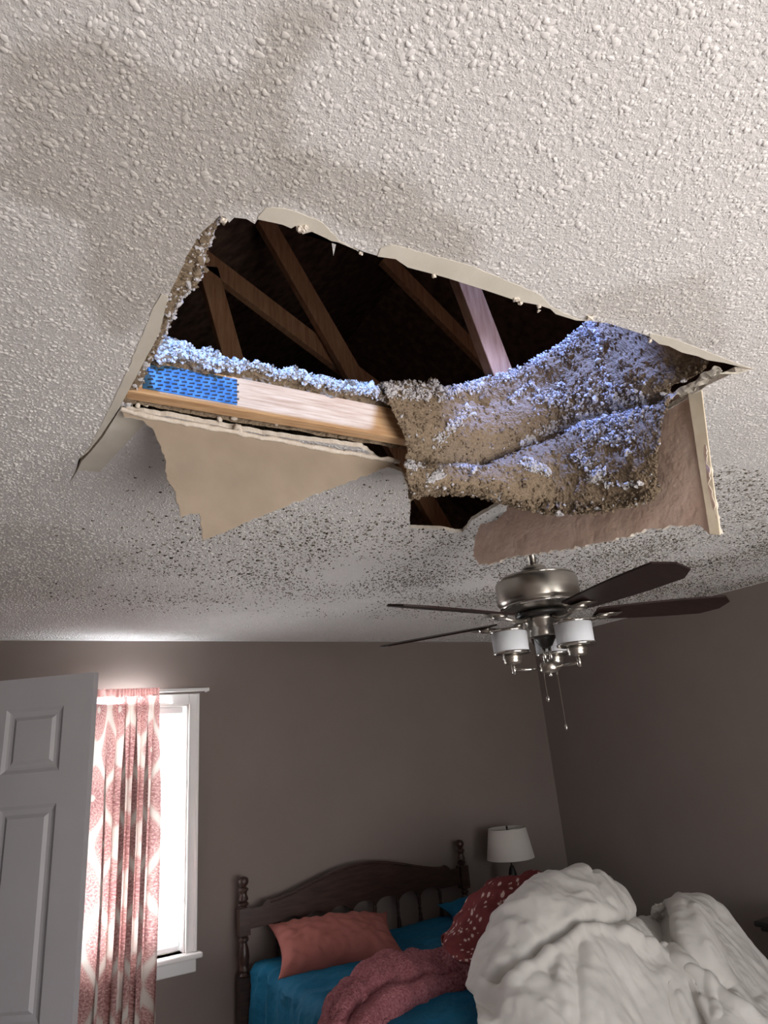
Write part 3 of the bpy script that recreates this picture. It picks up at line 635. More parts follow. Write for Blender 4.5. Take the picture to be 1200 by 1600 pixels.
bm.faces.new((va[0], vb[0], vd[0], vc[0])); bm.faces.new((va[-1], vc[-1], vd[-1], vb[-1]))
o = obj('joint_tape_strip', bm, MAT['tape'], fl2, bevel=.001); o['label'] = 'cream joint tape strip along the right edge of the panel'
# torn paper at the right tip of the hole
bm = bmesh.new()
for k, (pl_, w_) in enumerate((([(1040, 622), (1058, 612), (1080, 600), (1100, 586), (1120, 574)], .016), ([(1062, 618), (1085, 604), (1108, 592), (1126, 578)], .010), ([(1112, 584), (1140, 583), (1168, 579)], .006))):
    pts_ = [at(x, y, z=CEIL - .004) for x, y in pl_]; prev = None; m_ = 26
    for i in range(m_ + 1):
        t_ = i / m_ * (len(pts_) - 1); q = min(int(t_), len(pts_) - 2); p = pts_[q].lerp(pts_[q + 1], t_ - q); row_ = []
        for j in range(5):
            c_ = p + Vector((.4, -.6, -1)).normalized() * w_ * (j / 4 - .3) * (1 + .7 * noise.noise(p * 50 + Vector((k, 0, 0))))
            c_ += Vector([.006 * noise.noise(c_ * 60 + Vector((a_, k * 5, 0))) for a_ in (0, 20, 40)]); row_.append(bm.verts.new(c_))
        if prev:
            for j in range(4): bm.faces.new((prev[j], prev[j + 1], row_[j + 1], row_[j]))
        prev = row_
o = obj('torn_paper_shred', bm, MAT['bare_compound']); md = o.modifiers.new('t', 'SOLIDIFY'); md.thickness = .0015; tag(o, 'crumpled torn paper at the right tip of the hole', 'torn paper')
# small hanging crumbs along the near rim
for k, (px, py, s_) in enumerate(((350, 345, .005), (470, 358, .006), (478, 356, .004), (564, 396, .003), (678, 431, .0035), (806, 468, .005), (813, 474, .004), (842, 479, .004), (842, 486, .003), (1015, 533, .0045), (922, 497, .006))):
    bm = bmesh.new(); bmesh.ops.create_icosphere(bm, subdivisions=2, radius=s_)
    for v_ in bm.verts: v_.co *= 1 + 1.1 * noise.noise(v_.co * (1.5 / s_) + Vector((k * 3.3, 0, 0))); v_.co.z *= .8
    o = obj('plaster_crumb', bm, MAT['gypsum'], ceiling); o.location = at(px, py, z=CEIL - .003)

# ------------------------------------------------------------------ window, blind, curtain
win = empty('window_1', (.7375, Y1, WZ0)); tag(win, kind='structure')
def wpart(name, boxes, mat=MAT['white_trim'], parent=win, bevel=.003):
    bm = bmesh.new()
    for b in boxes: box(bm, b[0] - .7375, b[1] - .7375, b[2] - Y1, b[3] - Y1, b[4] - WZ0, b[5] - WZ0)
    return obj(name, bm, mat, parent, bevel=bevel)
CW = .062
wpart('side_casing', [(WX0 - CW, WX0, Y1 - .018, Y1, WZ0, WZ1 + CW)]); wpart('side_casing', [(WX1, WX1 + CW, Y1 - .018, Y1, WZ0, WZ1 + CW)])
wpart('casing_bead', [(WX1 + CW - .016, WX1 + CW, Y1 - .026, Y1 - .018, WZ0, WZ1 + CW)]); wpart('casing_bead', [(WX1, WX1 + .012, Y1 - .022, Y1 - .018, WZ0, WZ1)])
wpart('head_casing', [(WX0, WX1, Y1 - .018, Y1, WZ1, WZ1 + CW)])
wpart('window_sill', [(WX0 - CW - .025, WX1 + CW + .025, Y1 - .065, Y1 + .07, WZ0 - .028, WZ0)], bevel=.008)
wpart('apron', [(WX0 - CW, WX1 + CW, Y1 - .016, Y1, WZ0 - .10, WZ0 - .028)], bevel=.006)
wpart('jamb', [(WX0, WX0 + .012, Y1, Y1 + .12, WZ0, WZ1)]); wpart('jamb', [(WX1 - .012, WX1, Y1, Y1 + .12, WZ0, WZ1)]); wpart('head_jamb', [(WX0, WX1, Y1, Y1 + .12, WZ1 - .012, WZ1)])
zm = (WZ0 + WZ1) / 2
for z0, z1, yy in ((WZ0, zm + .02, Y1 + .075), (zm - .02, WZ1 - .012, Y1 + .10)):
    s = wpart('sash', [(WX0 + .012, WX0 + .05, yy, yy + .02, z0, z1), (WX1 - .05, WX1 - .012, yy, yy + .02, z0, z1), (WX0 + .05, WX1 - .05, yy, yy + .02, z0, z0 + .045), (WX0 + .05, WX1 - .05, yy, yy + .02, z1 - .035, z1)], MAT['vinyl'])
    wpart('pane', [(WX0 + .05, WX1 - .05, yy + .008, yy + .011, z0 + .045, z1 - .035)], MAT['window_glass'], s, 0)
bl = empty('window_blind', (.7375, Y1 + .04, WZ1)); tag(bl, 'white horizontal mini blind lowered inside the sunlit window', 'blind')
bxs = lambda nm, b, mt, par: boxo(nm, b[0] - .7375, b[1] - .7375, b[2] - Y1 - .04, b[3] - Y1 - .04, b[4] - WZ1, b[5] - WZ1, mt, par, .002)
bxs('head_rail', (WX0 + .015, WX1 - .03, Y1 + .02, Y1 + .055, WZ1 - .05, WZ1 - .014), MAT['vinyl'], bl)
bxs('bottom_rail', (WX0 + .015, WX1 - .03, Y1 + .025, Y1 + .05, WZ0 + .012, WZ0 + .035), MAT['vinyl'], bl)
bm = bmesh.new(); bar(bm, (0, -.012, 0), (0, .012, 0), .63, .0012, (1, 0, 0)); slat0 = obj('slat', bm, MAT['blind_slat'], bl)
zs = np.arange(WZ0 + .05, WZ1 - .06, .0235)
for i, z in enumerate(zs):
    s = slat0 if i == 0 else slat0.copy()
    if i: COL.objects.link(s); s.parent = bl
    s.location = (-.007, 0, z - WZ1); s.rotation_euler = (math.radians(-22), 0, 0)
for xx in (-.2, .18):
    bm = bmesh.new(); tube(bm, [(xx, -.013, -.05), (xx, -.013, WZ0 - WZ1 + .03)], .001, 5); obj('ladder_cord', bm, MAT['vinyl'], bl)
rod = empty('curtain_rod', (.75, Y1 - .07, 2.125)); tag(rod, 'flat white curtain rod above the window, bare at its right end', 'curtain rod')
boxo('rail', -.46, .435, -.008, .004, -.010, .010, MAT['white_trim'], rod, .003)
boxo('end_return', .425, .435, -.004, .07, -.010, .010, MAT['white_trim'], rod, .003); boxo('end_return', -.46, -.45, -.004, .07, -.010, .010, MAT['white_trim'], rod, .003)
# curtain panel with printed medallions
cx0, cx1, cy = .30, .875, Y1 - .105
nu, nv = 420, 560; us = np.linspace(0, 1, nu); vs = np.linspace(0, 1, nv)   # v: 0 top -> 1 bottom
U, Vv = np.meshgrid(us, vs, indexing='ij')
fold_ph = 2 * pi * (6.2 * U + .45 * np.sin(2 * pi * U * 1.3) + .10 * np.sin(3.1 * Vv + 5 * U))
amp = .010 + .030 * np.clip(Vv * 3, 0, 1)
X = cx0 + (cx1 - cx0) * U + .021 * np.sin(2 * fold_ph) * np.clip(Vv * 4, .05, 1) + .02 * (U - .5) * Vv
Yc = cy + amp * np.sin(fold_ph) + .006 * np.sin(fold_ph * 2.3 + 2 * Vv)
Z = 2.142 - Vv * 2.09 - .003 * np.abs(np.sin(fold_ph * 3)) * (Vv < .02)
gath = (Vv < .022); Yc = np.where(gath, cy + .006 * np.sin(fold_ph * 4), Yc)
A = np.stack([X, Yc, Z], 2)
cur = grid_obj('curtain', A - np.array([.6, cy, 2.12]), MAT['curtain']); cur.location = (.6, cy, 2.12)
tag(cur, 'coral and cream medallion print curtain panel glowing beside the open door', 'curtain')
su, svv = U * 1.5, (Vv * 2.09)                         # metres of cloth
pw, ph = .31, .47
row = np.floor(svv / (ph / 2)); best = np.full(U.shape, 9.); ang = np.zeros(U.shape); rr = np.zeros(U.shape)
for k in (-1, 0, 1):
    for q in (-1, 0, 1, 2):
        rw = row + k; ccx = (np.floor(su / pw) + q + .5 * (rw % 2)) * pw; ccy = (rw + .5) * ph / 2
        dx = (su - ccx) / (pw * .5); dy = (svv - ccy) / (ph * .5); d_ = np.abs(dx) ** 1.35 + np.abs(dy) ** 1.35
        m_ = d_ < best; best = np.where(m_, d_, best); ang = np.where(m_, np.arctan2(dy * ph, dx * pw), ang); rr = np.where(m_, np.hypot(dx * pw / 2, dy * ph / 2), rr)
cream = np.array([.70, .63, .58]); coral = np.array([.48, .27, .25]); deep = np.array([.27, .10, .12])
t_med = np.clip((.72 - best) * 9, 0, 1)
pet = np.clip(np.sin(ang * 14) * 3, 0, 1) * ((rr > .022) & (rr < .058)) + np.clip(np.sin(ang * 22 + rr * 60) * 3 - .5, 0, 1) * ((rr > .07) & (rr < .085))
nz = np.array([[noise.noise(Vector((su[i, j] * 160, svv[i, j] * 160, 0))) for j in range(nv)] for i in range(nu)])
c3 = cream * (1 - t_med[..., None]) + t_med[..., None] * (coral * (1 + .5 * np.clip(nz, -1, 1)[..., None]) + .16 * np.clip(nz * 3, 0, 1)[..., None])
c3 = c3 * (1 - .6 * np.clip(pet, 0, 1)[..., None]) + deep * .6 * np.clip(pet, 0, 1)[..., None]
c3 = np.where(((rr < .018) & (best < .8))[..., None], cream * .9, c3)
c3 = np.where(gath[..., None], coral * (1 + .6 * nz[..., None]), c3)
ca = cur.data.color_attributes.new('print', 'FLOAT_COLOR', 'POINT'); ca.data.foreach_set('color', np.concatenate([np.clip(c3, 0, 1), np.ones(U.shape + (1,))], 2).astype(np.float32).ravel())

# rear window, behind the camera
w2 = empty('window_2', (1.35, Y0 - .06, .5)); tag(w2, kind='structure')
for b in ((.2, .26), (1.32, 1.38), (2.44, 2.5)): boxo('sash', b[0] - 1.35, b[1] - 1.35, -.03, .03, 0, 1.7, MAT['vinyl'], w2)
boxo('pane', -1.09, -.03, -.003, .003, .0, 1.7, MAT['window_glass'], w2); boxo('pane', .03, 1.09, -.003, .003, .0, 1.7, MAT['window_glass'], w2)

# ------------------------------------------------------------------ door leaf (six raised panels)
hinge = Vector((.321 - .828 * .762, 2.747 + .560 * .762, 0))
door = empty('door_1', hinge, math.atan2(-.560, .828)); tag(door, kind='structure')
DW, DH, DT = .762, 2.035, .035
cols_ = [(.108, .327), (.435, .654)]; rows_ = [(.24, .78), (.935, 1.592), (1.70, 1.925)]
bm = bmesh.new()
xs = [0, .108, .327, .435, .654, DW]; zs_ = [.012, .24, .78, .935, 1.592, 1.70, 1.925, DH]
for i in range(5):
    for j in range(7):
        hole = i in (1, 3) and j in (1, 3, 5)
        if not hole: box(bm, xs[i], xs[i + 1], 0, DT, zs_[j], zs_[j + 1])
bmesh.ops.remove_doubles(bm, verts=bm.verts, dist=1e-5)
dl = obj('door_leaf', bm, MAT['door_paint'], door)
for (x0, x1) in cols_:
    for (z0, z1) in rows_:
        bm = bmesh.new()
        for sgn, yb in ((-1, 0), (1, DT)):
            rings = [(0, 0), (.012, .008), (.020, .010), (.030, .010), (.042, .002)]
            prev = None
            for ins, dep in rings:
                yy = yb - sgn * dep
                r4 = [bm.verts.new((x, yy, z)) for x, z in ((x0 + ins, z0 + ins), (x1 - ins, z0 + ins), (x1 - ins, z1 - ins), (x0 + ins, z1 - ins))]
                if prev:
                    for q in range(4): bm.faces.new((prev[q], prev[(q + 1) % 4], r4[(q + 1) % 4], r4[q]))
                prev = r4
            bm.faces.new(prev)
        obj('raised_panel', bm, MAT['door_paint'], door)
bm = bmesh.new()
for s in (-1, 1): lathe(bm, [(.03, 0), (.03, .006), (.011, .010), (.011, .035), (.026, .045), (.028, .058), (.018, .068), (.001, .070)], (DW - .07, DT / 2 + s * DT / 2, .84), 20, (0, s, 0))
obj('door_knob', bm, MAT['nickel'], door, smooth=True)
df = empty('trim_1', (X0, DY0, 0)); tag(df, kind='structure')
boxo('door_jamb', -.12, 0, -.018, 0, 0, 2.06, MAT['white_trim'], df); boxo('door_jamb', -.12, 0, .77, .788, 0, 2.06, MAT['white_trim'], df); boxo('door_head', -.12, 0, 0, .77, 2.042, 2.06, MAT['white_trim'], df)
boxo('casing', 0, .016, -.078, -.0, 0, 2.12, MAT['white_trim'], df); boxo('casing', 0, .016, .775, .84, 0, 2.12, MAT['white_trim'], df); boxo('casing', 0, .016, 0, .77, 2.055, 2.12, MAT['white_trim'], df)

# ------------------------------------------------------------------ ceiling fan
FX, FY = 1.60, 1.70
fan = empty('ceiling_fan', (FX, FY, 2.04)); tag(fan, 'brushed nickel ceiling fan with five dark blades and three glass lights', 'ceiling fan')
Z0 = 2.04
def fpart(name, prof, mat='nickel', parent=fan, n=48, c=(0, 0)):
    bm = bmesh.new(); lathe(bm, [(r, z - Z0) for r, z in prof], (c[0], c[1], 0), n); return obj(name, bm, MAT[mat], parent, smooth=True)
fpart('ceiling_canopy', [(.02, 2.375), (.045, 2.38), (.062, 2.40), (.068, 2.43), (.068, 2.44)])
fpart('downrod', [(.0125, 2.22), (.0125, 2.39)], n=16)
fpart('rod_collar', [(.045, 2.205), (.045, 2.217), (.040, 2.228), (.022, 2.236), (.014, 2.238)])
mh = fpart('motor_housing', [(0.0249, 2.070), (0.0830, 2.073), (0.1120, 2.080), (0.1245, 2.090), (0.1311, 2.093), (0.1311, 2.098), (0.1378, 2.104), (0.1411, 2.112), (0.1411, 2.172), (0.1378, 2.180), (0.1311, 2.185), (0.1245, 2.194), (0.0913, 2.203), (0.0456, 2.207), (0.0249, 2.208)], n=72)
fpart('housing_band', [(0.1274, 2.086), (0.1353, 2.089), (0.1353, 2.094), (0.1295, 2.096)], 'nickel_bright', mh, 72)
fpart('housing_band', [(0.1311, 2.184), (0.1336, 2.187), (0.1286, 2.193), (0.1245, 2.192)], 'nickel_bright', mh, 72)
fpart('flywheel', [(.02, 2.052), (.082, 2.052), (.088, 2.060), (.088, 2.068), (.02, 2.072)], 'black_wood')
fpart('switch_housing', [(.03, 1.985), (.046, 1.988), (.048, 1.992), (.046, 2.012), (.050, 2.014), (.052, 2.020), (.062, 2.040), (.066, 2.052), (.03, 2.055)])
fpart('lower_cone', [(.010, 1.948), (.022, 1.958), (.032, 1.975), (.040, 1.987), (.03, 1.990)], 'black_wood')
def rotz(a_): return Matrix.Rotation(a_, 4, 'Z')
def blade(ang):
    root = fan; Mx = rotz(ang)
    # iron
    bm = bmesh.new(); zc = 2.045 - Z0
    tube(bm, [(.075, 0, zc), (.105, 0, zc - .010), (.14, 0, zc - .012), (.20, 0, zc - .004)], [.011, .008, .008, .007], 8)
    lathe(bm, [(.001, -.010), (.016, -.009), (.024, -.004), (.026, .002), (.02, .005)], (.212, 0, zc - .002), 20)
    box(bm, .19, .27, -.028, .028, zc + .0005, zc + .0035)
    bmesh.ops.transform(bm, matrix=Mx, verts=bm.verts); ir = obj('blade_iron', bm, MAT['nickel'], root, smooth=True)
    bm = bmesh.new(); r0, r1 = .185, .655
    out = []
    for t_ in np.linspace(0, 1, 15):
        x = r0 + (r1 - .035 - r0) * t_; out.append((x, -(.047 + .022 * math.sin(min(t_ * 1.25, 1) * pi / 2))))
    out.append((r1, -.020)); out.append((r1 - .012, .035))
    top = []
    for t_ in np.linspace(1, 0, 15):
        x = r0 + (r1 - .07 - r0) * t_; top.append((x, .045 + .024 * math.sin(min(t_ * 1.25, 1) * pi / 2)))
    poly = out + top; prism(bm, poly, 'z', .0, .006)
    bmesh.ops.transform(bm, matrix=Matrix.Translation((0, 0, zc + .006)) @ Matrix.Rotation(math.radians(-12), 4, 'X'), verts=bm.verts)
    bmesh.ops.transform(bm, matrix=Mx, verts=bm.verts); obj('blade', bm, MAT['blade_wood'], root, bevel=.001)
for k in range(5): blade(math.radians(45 + 72 * k))
ll = fpart('light_stem', [(.006, 1.90), (.006, 1.955)], 'nickel_bright', n=12, c=(.008, -.006)); fpart('light_stem', [(.006, 1.90), (.006, 1.955)], 'nickel_bright', n=12, c=(-.008, .006))
fpart('light_hub', [(.012, 1.868), (.028, 1.872), (.033, 1.878), (.033, 1.896), (.028, 1.902), (.010, 1.904)])
for dx in (-.008, .008): fpart('hub_finial', [(.004, 1.856), (.004, 1.87)], 'nickel_bright', n=10, c=(dx, dx * .8))
e1 = Vector((.73, -.683, 0)); e2 = Vector((.683, .73, 0))
def light(angdeg):
    a_ = math.radians(angdeg); d_ = e1 * math.cos(a_) + e2 * math.sin(a_); L = .122; c = d_ * L
    la = empty('light_arm', (0, 0, 0)); la.parent = fan
    bm = bmesh.new(); tube(bm, [d_ * .03 + Vector((0, 0, 1.884 - Z0)), d_ * (L + .0) + Vector((0, 0, 1.884 - Z0))], .0045, 8); obj('arm_rod', bm, MAT['nickel_bright'], la, smooth=True)
    fpart('arm_post', [(.007, 1.870), (.007, 1.905)], 'nickel_bright', la, 12, (c.x, c.y))
    fpart('socket_cup', [(.012, 1.904), (.026, 1.906), (.030, 1.912), (.028, 1.918), (.032, 1.922), (.032, 1.932), (.02, 1.936)], 'nickel', la, 28, (c.x, c.y))
    fpart('shade_ring', [(.028, 1.934), (.059, 1.936), (.0615, 1.938), (.0615, 1.944), (.057, 1.945), (.03, 1.940)], 'nickel_bright', la, 40, (c.x, c.y))
    bm = bmesh.new(); lathe(bm, [(.0585, 1.944 - Z0), (.060, 2.010 - Z0), (.0565, 2.010 - Z0), (.055, 1.948 - Z0)], (c.x, c.y, 0), 40, cap=False); obj('glass_shade', bm, MAT['opal_glass'], la, smooth=True)
    bm = bmesh.new(); lathe(bm, [(.0605, 2.008 - Z0), (.0625, 2.009 - Z0), (.0625, 2.0145 - Z0), (.0605, 2.0155 - Z0), (.056, 2.0145 - Z0), (.056, 2.009 - Z0)], (c.x, c.y, 0), 40, cap=False); obj('shade_rim', bm, MAT['nickel_bright'], la, smooth=True)
for a_ in (200, -40, 80): light(a_)
for (dx, dy, zb, r_) in ((-.020, .01, 1.782, .007), (.018, -.012, 1.690, .005)):
    bm = bmesh.new(); z = 1.99
    while z > zb + .01: 
        bmesh.ops.create_icosphere(bm, subdivisions=1, radius=.0013, matrix=Matrix.Translation((dx, dy, z - Z0))); z -= .0042
    ch = obj('pull_chain', bm, MAT['nickel'], fan)
    fpart('chain_fob', [(.0015, zb + .014), (r_ * .7, zb + .010), (r_, zb + .004), (r_ * .8, zb - .002), (.001, zb - .005)], 'nickel_bright', ch, 14, (dx, dy))

# ------------------------------------------------------------------ bed
bed = empty('bed', (2.16, 3.3, 0)); tag(bed, 'dark wooden bed with turned posts and arched spindle headboard', 'bed')
BX, BY = 2.16, 3.3
HY = 4.28
def post(px_):
    pr = [(.027, 0), (.030, .03), (.024, .05), (.030, .08), (.030, .18)]
    bm = bmesh.new(); lathe(bm, [(.020, 0), (.028, .03), (.020, .06), (.030, .08)], (0, 0, 0), 24)
    box(bm, -.033, .033, -.033, .033, .08, .545)
    lathe(bm, [(.026, .545), (.032, .553), (.026, .562), (.024, .567), (.031, .575), (.031, .580), (.024, .588), (.027, .61), (.031, .64), (.028, .675), (.020, .70), (.018, .71), (.028, .722), (.028, .732), (.02, .74), (.03, .748)], (0, 0, 0), 24)
    box(bm, -.031, .031, -.031, .031, .748, .885)
    lathe(bm, [(.026, .885), (.020, .892), (.030, .902), (.030, .909), (.020, .917), (.029, .926), (.026, .938), (.019, .955), (.022, .968), (.030, .976), (.028, .984), (.014, .992), (.022, 1.000), (.030, 1.013), (.031, 1.022), (.027, 1.036), (.015, 1.045), (.001, 1.048)], (0, 0, 0), 24)
    o = obj('headboard_post', bm, MAT['dark_wood'], bed, smooth=True); o.location = (px_ - BX, HY - BY, 0)
    md = o.modifiers.new('e', 'EDGE_SPLIT'); md.split_angle = math.radians(50)
post(1.381); post(2.931)
def sstep(t_): t_ = max(0, min(1, t_)); return t_ * t_ * (3 - 2 * t_)
def crest(x):
    d = abs(x - 2.156) / .745          # 0 centre .. 1 at the post
    if d > .90: return .876
    if d > .84: return .876 + .032 * math.sin((.90 - d) / .06 * pi / 2)
    return .902 + .112 * (math.cos(d / .84 * pi) * .5 + .5) ** .8
sp = [1.577, 1.742, 1.904, 2.070, 2.233, 2.402, 2.566, 2.730]
ed = [1.412] + sp + [2.90]
def low(x):
    for a_, b_ in zip(ed, ed[1:]):
        if a_ <= x <= b_:
            t_ = (x - a_) / (b_ - a_); base = .742 + .035 * (abs(x - 2.156) / .745 < .8) * 0
            if a_ == ed[0] or b_ == ed[-1]: return .775 if 0 < t_ < 1 else .77
            return .742 + .055 * (1 - (2 * abs(t_ - .5)) ** 2.2) ** .6
    return .775
xs_ = np.linspace(1.412, 2.90, 220); bm = bmesh.new()
top = [(x - BX, crest(x)) for x in xs_]; bot = [(x - BX, low(x)) for x in xs_]
fr = [[bm.verts.new((x, HY - BY + s * .014, z)) for x, z in L] for s in (-1, 1) for L in (bot, top)]
for i in range(len(xs_) - 1):
    bm.faces.new((fr[0][i], fr[0][i + 1], fr[1][i + 1], fr[1][i])); bm.faces.new((fr[2][i + 1], fr[2][i], fr[3][i], fr[3][i + 1])); bm.faces.new((fr[1][i], fr[1][i + 1], fr[3][i + 1], fr[3][i])); bm.faces.new((fr[0][i + 1], fr[0][i], fr[2][i], fr[2][i + 1]))
obj('crest_rail', bm, MAT['dark_wood'], bed)
bm = bmesh.new(); sub = [x for x in xs_ if abs(x - 2.156) < .62]
tube(bm, [(x - BX, HY - BY - .015, crest(x) - .012) for x in sub], .0045, 8); o = obj('rail_moulding', bm, MAT['dark_wood'], bed, smooth=True)
for x in sp:
    bm = bmesh.new(); lathe(bm, [(.010, .40), (.012, .47), (.010, .50), (.014, .515), (.009, .53), (.011, .57), (.015, .61), (.012, .655), (.007, .675), (.013, .688), (.007, .70), (.012, .72), (.013, .75), (.010, .765)], (x - BX, HY - BY, 0), 14)
    obj('spindle', bm, MAT['dark_wood'], bed, smooth=True)
boxo('lower_rail', 1.41 - BX, 2.9 - BX, HY - BY - .014, HY - BY + .014, .30, .42, MAT['dark_wood'], bed, .004)
boxo('lower_panel', 1.41 - BX, 2.9 - BX, HY - BY - .01, HY - BY + .01, .42, .56, MAT['dark_wood'], bed, .004) if False else None
boxo('end_block', 1.41 - BX, 1.50 - BX, HY - BY - .012, HY - BY + .012, .42, .545, MAT['dark_wood'], bed, .004)
boxo('side_rail', 1.40 - BX, 1.425 - BX, 2.33 - BY, 4.25 - BY, .20, .36, MAT['dark_wood'], bed, .004); boxo('side_rail', 2.90 - BX, 2.925 - BX, 2.33 - BY, 4.25 - BY, .20, .36, MAT['dark_wood'], bed, .004)
boxo('foot_rail', 1.40 - BX, 2.925 - BX, 2.30 - BY, 2.33 - BY, .20, .36, MAT['dark_wood'], bed, .004)
for x in (1.425, 2.90):
    boxo('foot_leg', x - .03 - BX, x + .03 - BX, 2.28 - BY, 2.34 - BY, 0, .38, MAT['dark_wood'], bed, .004)
def pillow_mesh(name, L, Wd_, T, mat, seed, squash=.72, nx=90, ny=60, wr=.026):
    V = []; nn = []
    for s in (1, -1):
        for i in range(nx):
            for j in range(ny):
                u = -1 + 2 * i / (nx - 1); v = -1 + 2 * j / (ny - 1)
                h = (max(0, 1 - abs(u) ** 2.3) ** squash) * (max(0, 1 - abs(v) ** 2.2) ** squash)
                px_ = u * L / 2 * (1 - .10 * (1 - abs(v)) ** 0 * (v * v) * (1 - abs(u)) - .13 * (1 - v * v) * abs(u)); py_ = v * Wd_ / 2 * (1 - .10 * (1 - u * u) * 0 - .20 * (1 - u * u) ** .7 * abs(v))
                w_ = 0
                if 0 < i < nx - 1 and 0 < j < ny - 1:
                    q = Vector((px_ * 7, py_ * 7, seed + s * 5)); w_ = wr * (1 - abs(noise.noise(q) * 2)) * (.4 + .6 * noise.noise(q * .5)) + wr * .5 * noise.noise(q * 3)
                V.append((px_, py_, s * (h * T / 2) + s * w_ * min(1, h * 3)))
    def I(s, i, j): return s * nx * ny + i * ny + j
    Fs = []
    for i in range(nx - 1):
        for j in range(ny - 1):
            Fs.append((I(0, i, j), I(0, i + 1, j), I(0, i + 1, j + 1), I(0, i, j + 1))); Fs.append((I(1, i, j), I(1, i, j + 1), I(1, i + 1, j + 1), I(1, i + 1, j)))
    o = mesh_py(name, V, Fs, mat, None, True); bm = bmesh.new(); bm.from_mesh(o.data); bmesh.ops.remove_doubles(bm, verts=bm.verts, dist=1e-4); bm.to_mesh(o.data); bm.free(); return o
# mattress (under the fitted sheet)
boxo('mattress', 1.44 - BX, 2.89 - BX, 2.35 - BY, 4.24 - BY, .36, .585, MAT['white_trim'], bed, .03)
# teal sheet over the mattress, hanging down its left side
nx, ny = 240, 220; A = np.zeros((nx, ny, 3))
for i in range(nx):
    s = i / (nx - 1) * 2.42
    for j in range(ny):
        y = 2.33 + 1.92 * j / (ny - 1)
        if s < .42:  x, z, h = 1.425 - (.42 - s) * .10, .595 - (.42 - s) * .98, 0
        elif s < 1.93: x, z, h = 1.425 + (s - .42), .600, 1
        else: x, z, h = 2.935 + (s - 1.93) * .1, .595 - (s - 1.93) * .98, 0
        c = min(abs(s - .42), .06) if s < 1.0 else .06
        z -= .02 * (1 - c / .06) ** 2
        p = Vector((s * 2.2, y * 5.5, 1)); rd = 1 - abs(noise.noise(p + Vector((0, .6 * noise.noise(p * .6), 0)))) * 2
        p2 = Vector((s * 9 + y * 3, y * 7 - s * 4, 5)); wv_ = .010 * rd + .006 * noise.noise(p2) + .003 * noise.noise(p2 * 3)
        if h: z += wv_ + .01
        else: x += -(wv_ * 1.6 + .016 * math.sin(y * 17 + 2 * noise.noise(Vector((y * 3, 0, 0)))) * (.42 - s) / .42) if s < .42 else wv_
        # hanging corner flares by the post
        if s < .42 and y > 4.0: x -= .0
        A[i, j] = (x, y, z)
sh = grid_obj('bed_sheet', A - np.array([BX, BY, .6]), MAT['sheet_teal'], thick=.002); sh.location = (BX, BY, .6)
tag(sh, 'teal blue bed sheet rumpled over the mattress', 'bed sheet')
# pillows
p = pillow_mesh('pillow', .74, .50, .20, MAT['pillow_coral'], 3); c = at(530, 1472, y=3.98)
p.location = (c.x - .01, c.y, c.z + .0); p.rotation_euler = (math.radians(20), math.radians(3), math.radians(-12))
tag(p, 'coral pillow lying on the teal sheet near the headboard', 'pillow')
p = pillow_mesh('pillow', .40, .30, .12, MAT['sheet_teal'], 8); p.location = (2.88, 4.12, .64); p.rotation_euler = (math.radians(22), 0, math.radians(4))
tag(p, 'teal pillow propped by the right headboard post, mostly covered', 'pillow')

def drape(name, cols, nu, nv, mat, label, cat, folds, creases=(), thick=.01, uv=None, seed=0, closed_bottom=True, toward=(-.5, -.7, .5)):
    A = sheet(cols, nu, nv); n = grid_normals(A); sg = np.sign((n * np.array(toward)).sum(2).mean()); n = n * sg
    PX = np.zeros((nu, nv, 2)); 
    if creases:
        d = (A - CP) @ R; PX[..., 0] = 600 + F * d[..., 0] / d[..., 2]; PX[..., 1] = 800 + F * d[..., 1] / d[..., 2]
    H_ = np.zeros((nu, nv))
    for i in range(nu):
        for j in range(nv):
            p = Vector(A[i, j]) + Vector((seed, seed * .3, 0)); h = 0
            for kind, f_, a_ in folds:
                if kind == 'r':
                    q = Vector((p.x * f_[0], p.y * f_[1], p.z * f_[2])); q += Vector((1, 1, 1)) * .5 * noise.noise(q * .5); h += a_ * (.6 - abs(noise.noise(q)) * 2)
                else: h += a_ * noise.noise(p * f_)
            H_[i, j] = h
    for poly, wd, am in creases: H_ += am * np.exp(-(polydist(PX[..., 0], PX[..., 1], poly, False) / wd) ** 2)
    A = A + n * H_[..., None]; o0 = A.reshape(-1, 3).mean(0); o0[2] = A[..., 2].min()
    o = grid_obj(name, A - o0, mat, thick=thick * (1 if sg > 0 else -1) if thick else 0, uvscale=uv); o.location = o0; tag(o, label, cat); return o
def col3(px_list, ys, x_extra=None):
    return [at(a_, b_, y=y) for (a_, b_), y in zip(px_list, ys)]
# patterned fleece blanket piled between the throw and the comforter
FC = [[(700, 1468), (697, 1482), (712, 1500), (735, 1510), (748, 1520)],
      [(722, 1435), (716, 1455), (735, 1480), (752, 1495), (768, 1515)],
      [(750, 1400), (742, 1428), (760, 1455), (780, 1480), (800, 1505)],
      [(785, 1376), (775, 1400), (790, 1430), (810, 1460), (825, 1490)],
      [(815, 1369), (812, 1390), (825, 1415), (840, 1450), (855, 1480)],
      [(838, 1368), (845, 1385), (860, 1410), (875, 1440), (890, 1470)],
      [(862, 1378), (870, 1400), (885, 1420), (900, 1450), (915, 1470)]]
cols = []
for c in FC:
    m_ = col3(c, (3.22, 3.10, 3.0, 2.92, 2.86)); cols.append([m_[0] + Vector((.05, .16, -.22)), m_[0] + Vector((.02, .07, -.03))] + m_)
drape('floral_blanket', cols, 150, 150, MAT['floral'], 'maroon fleece blanket with small white flowers bunched behind the comforter', 'blanket', [('r', (5, 5, 5), .022), ('n', 9, .014)], thick=.012, uv=(1.0, 1.1), seed=4)
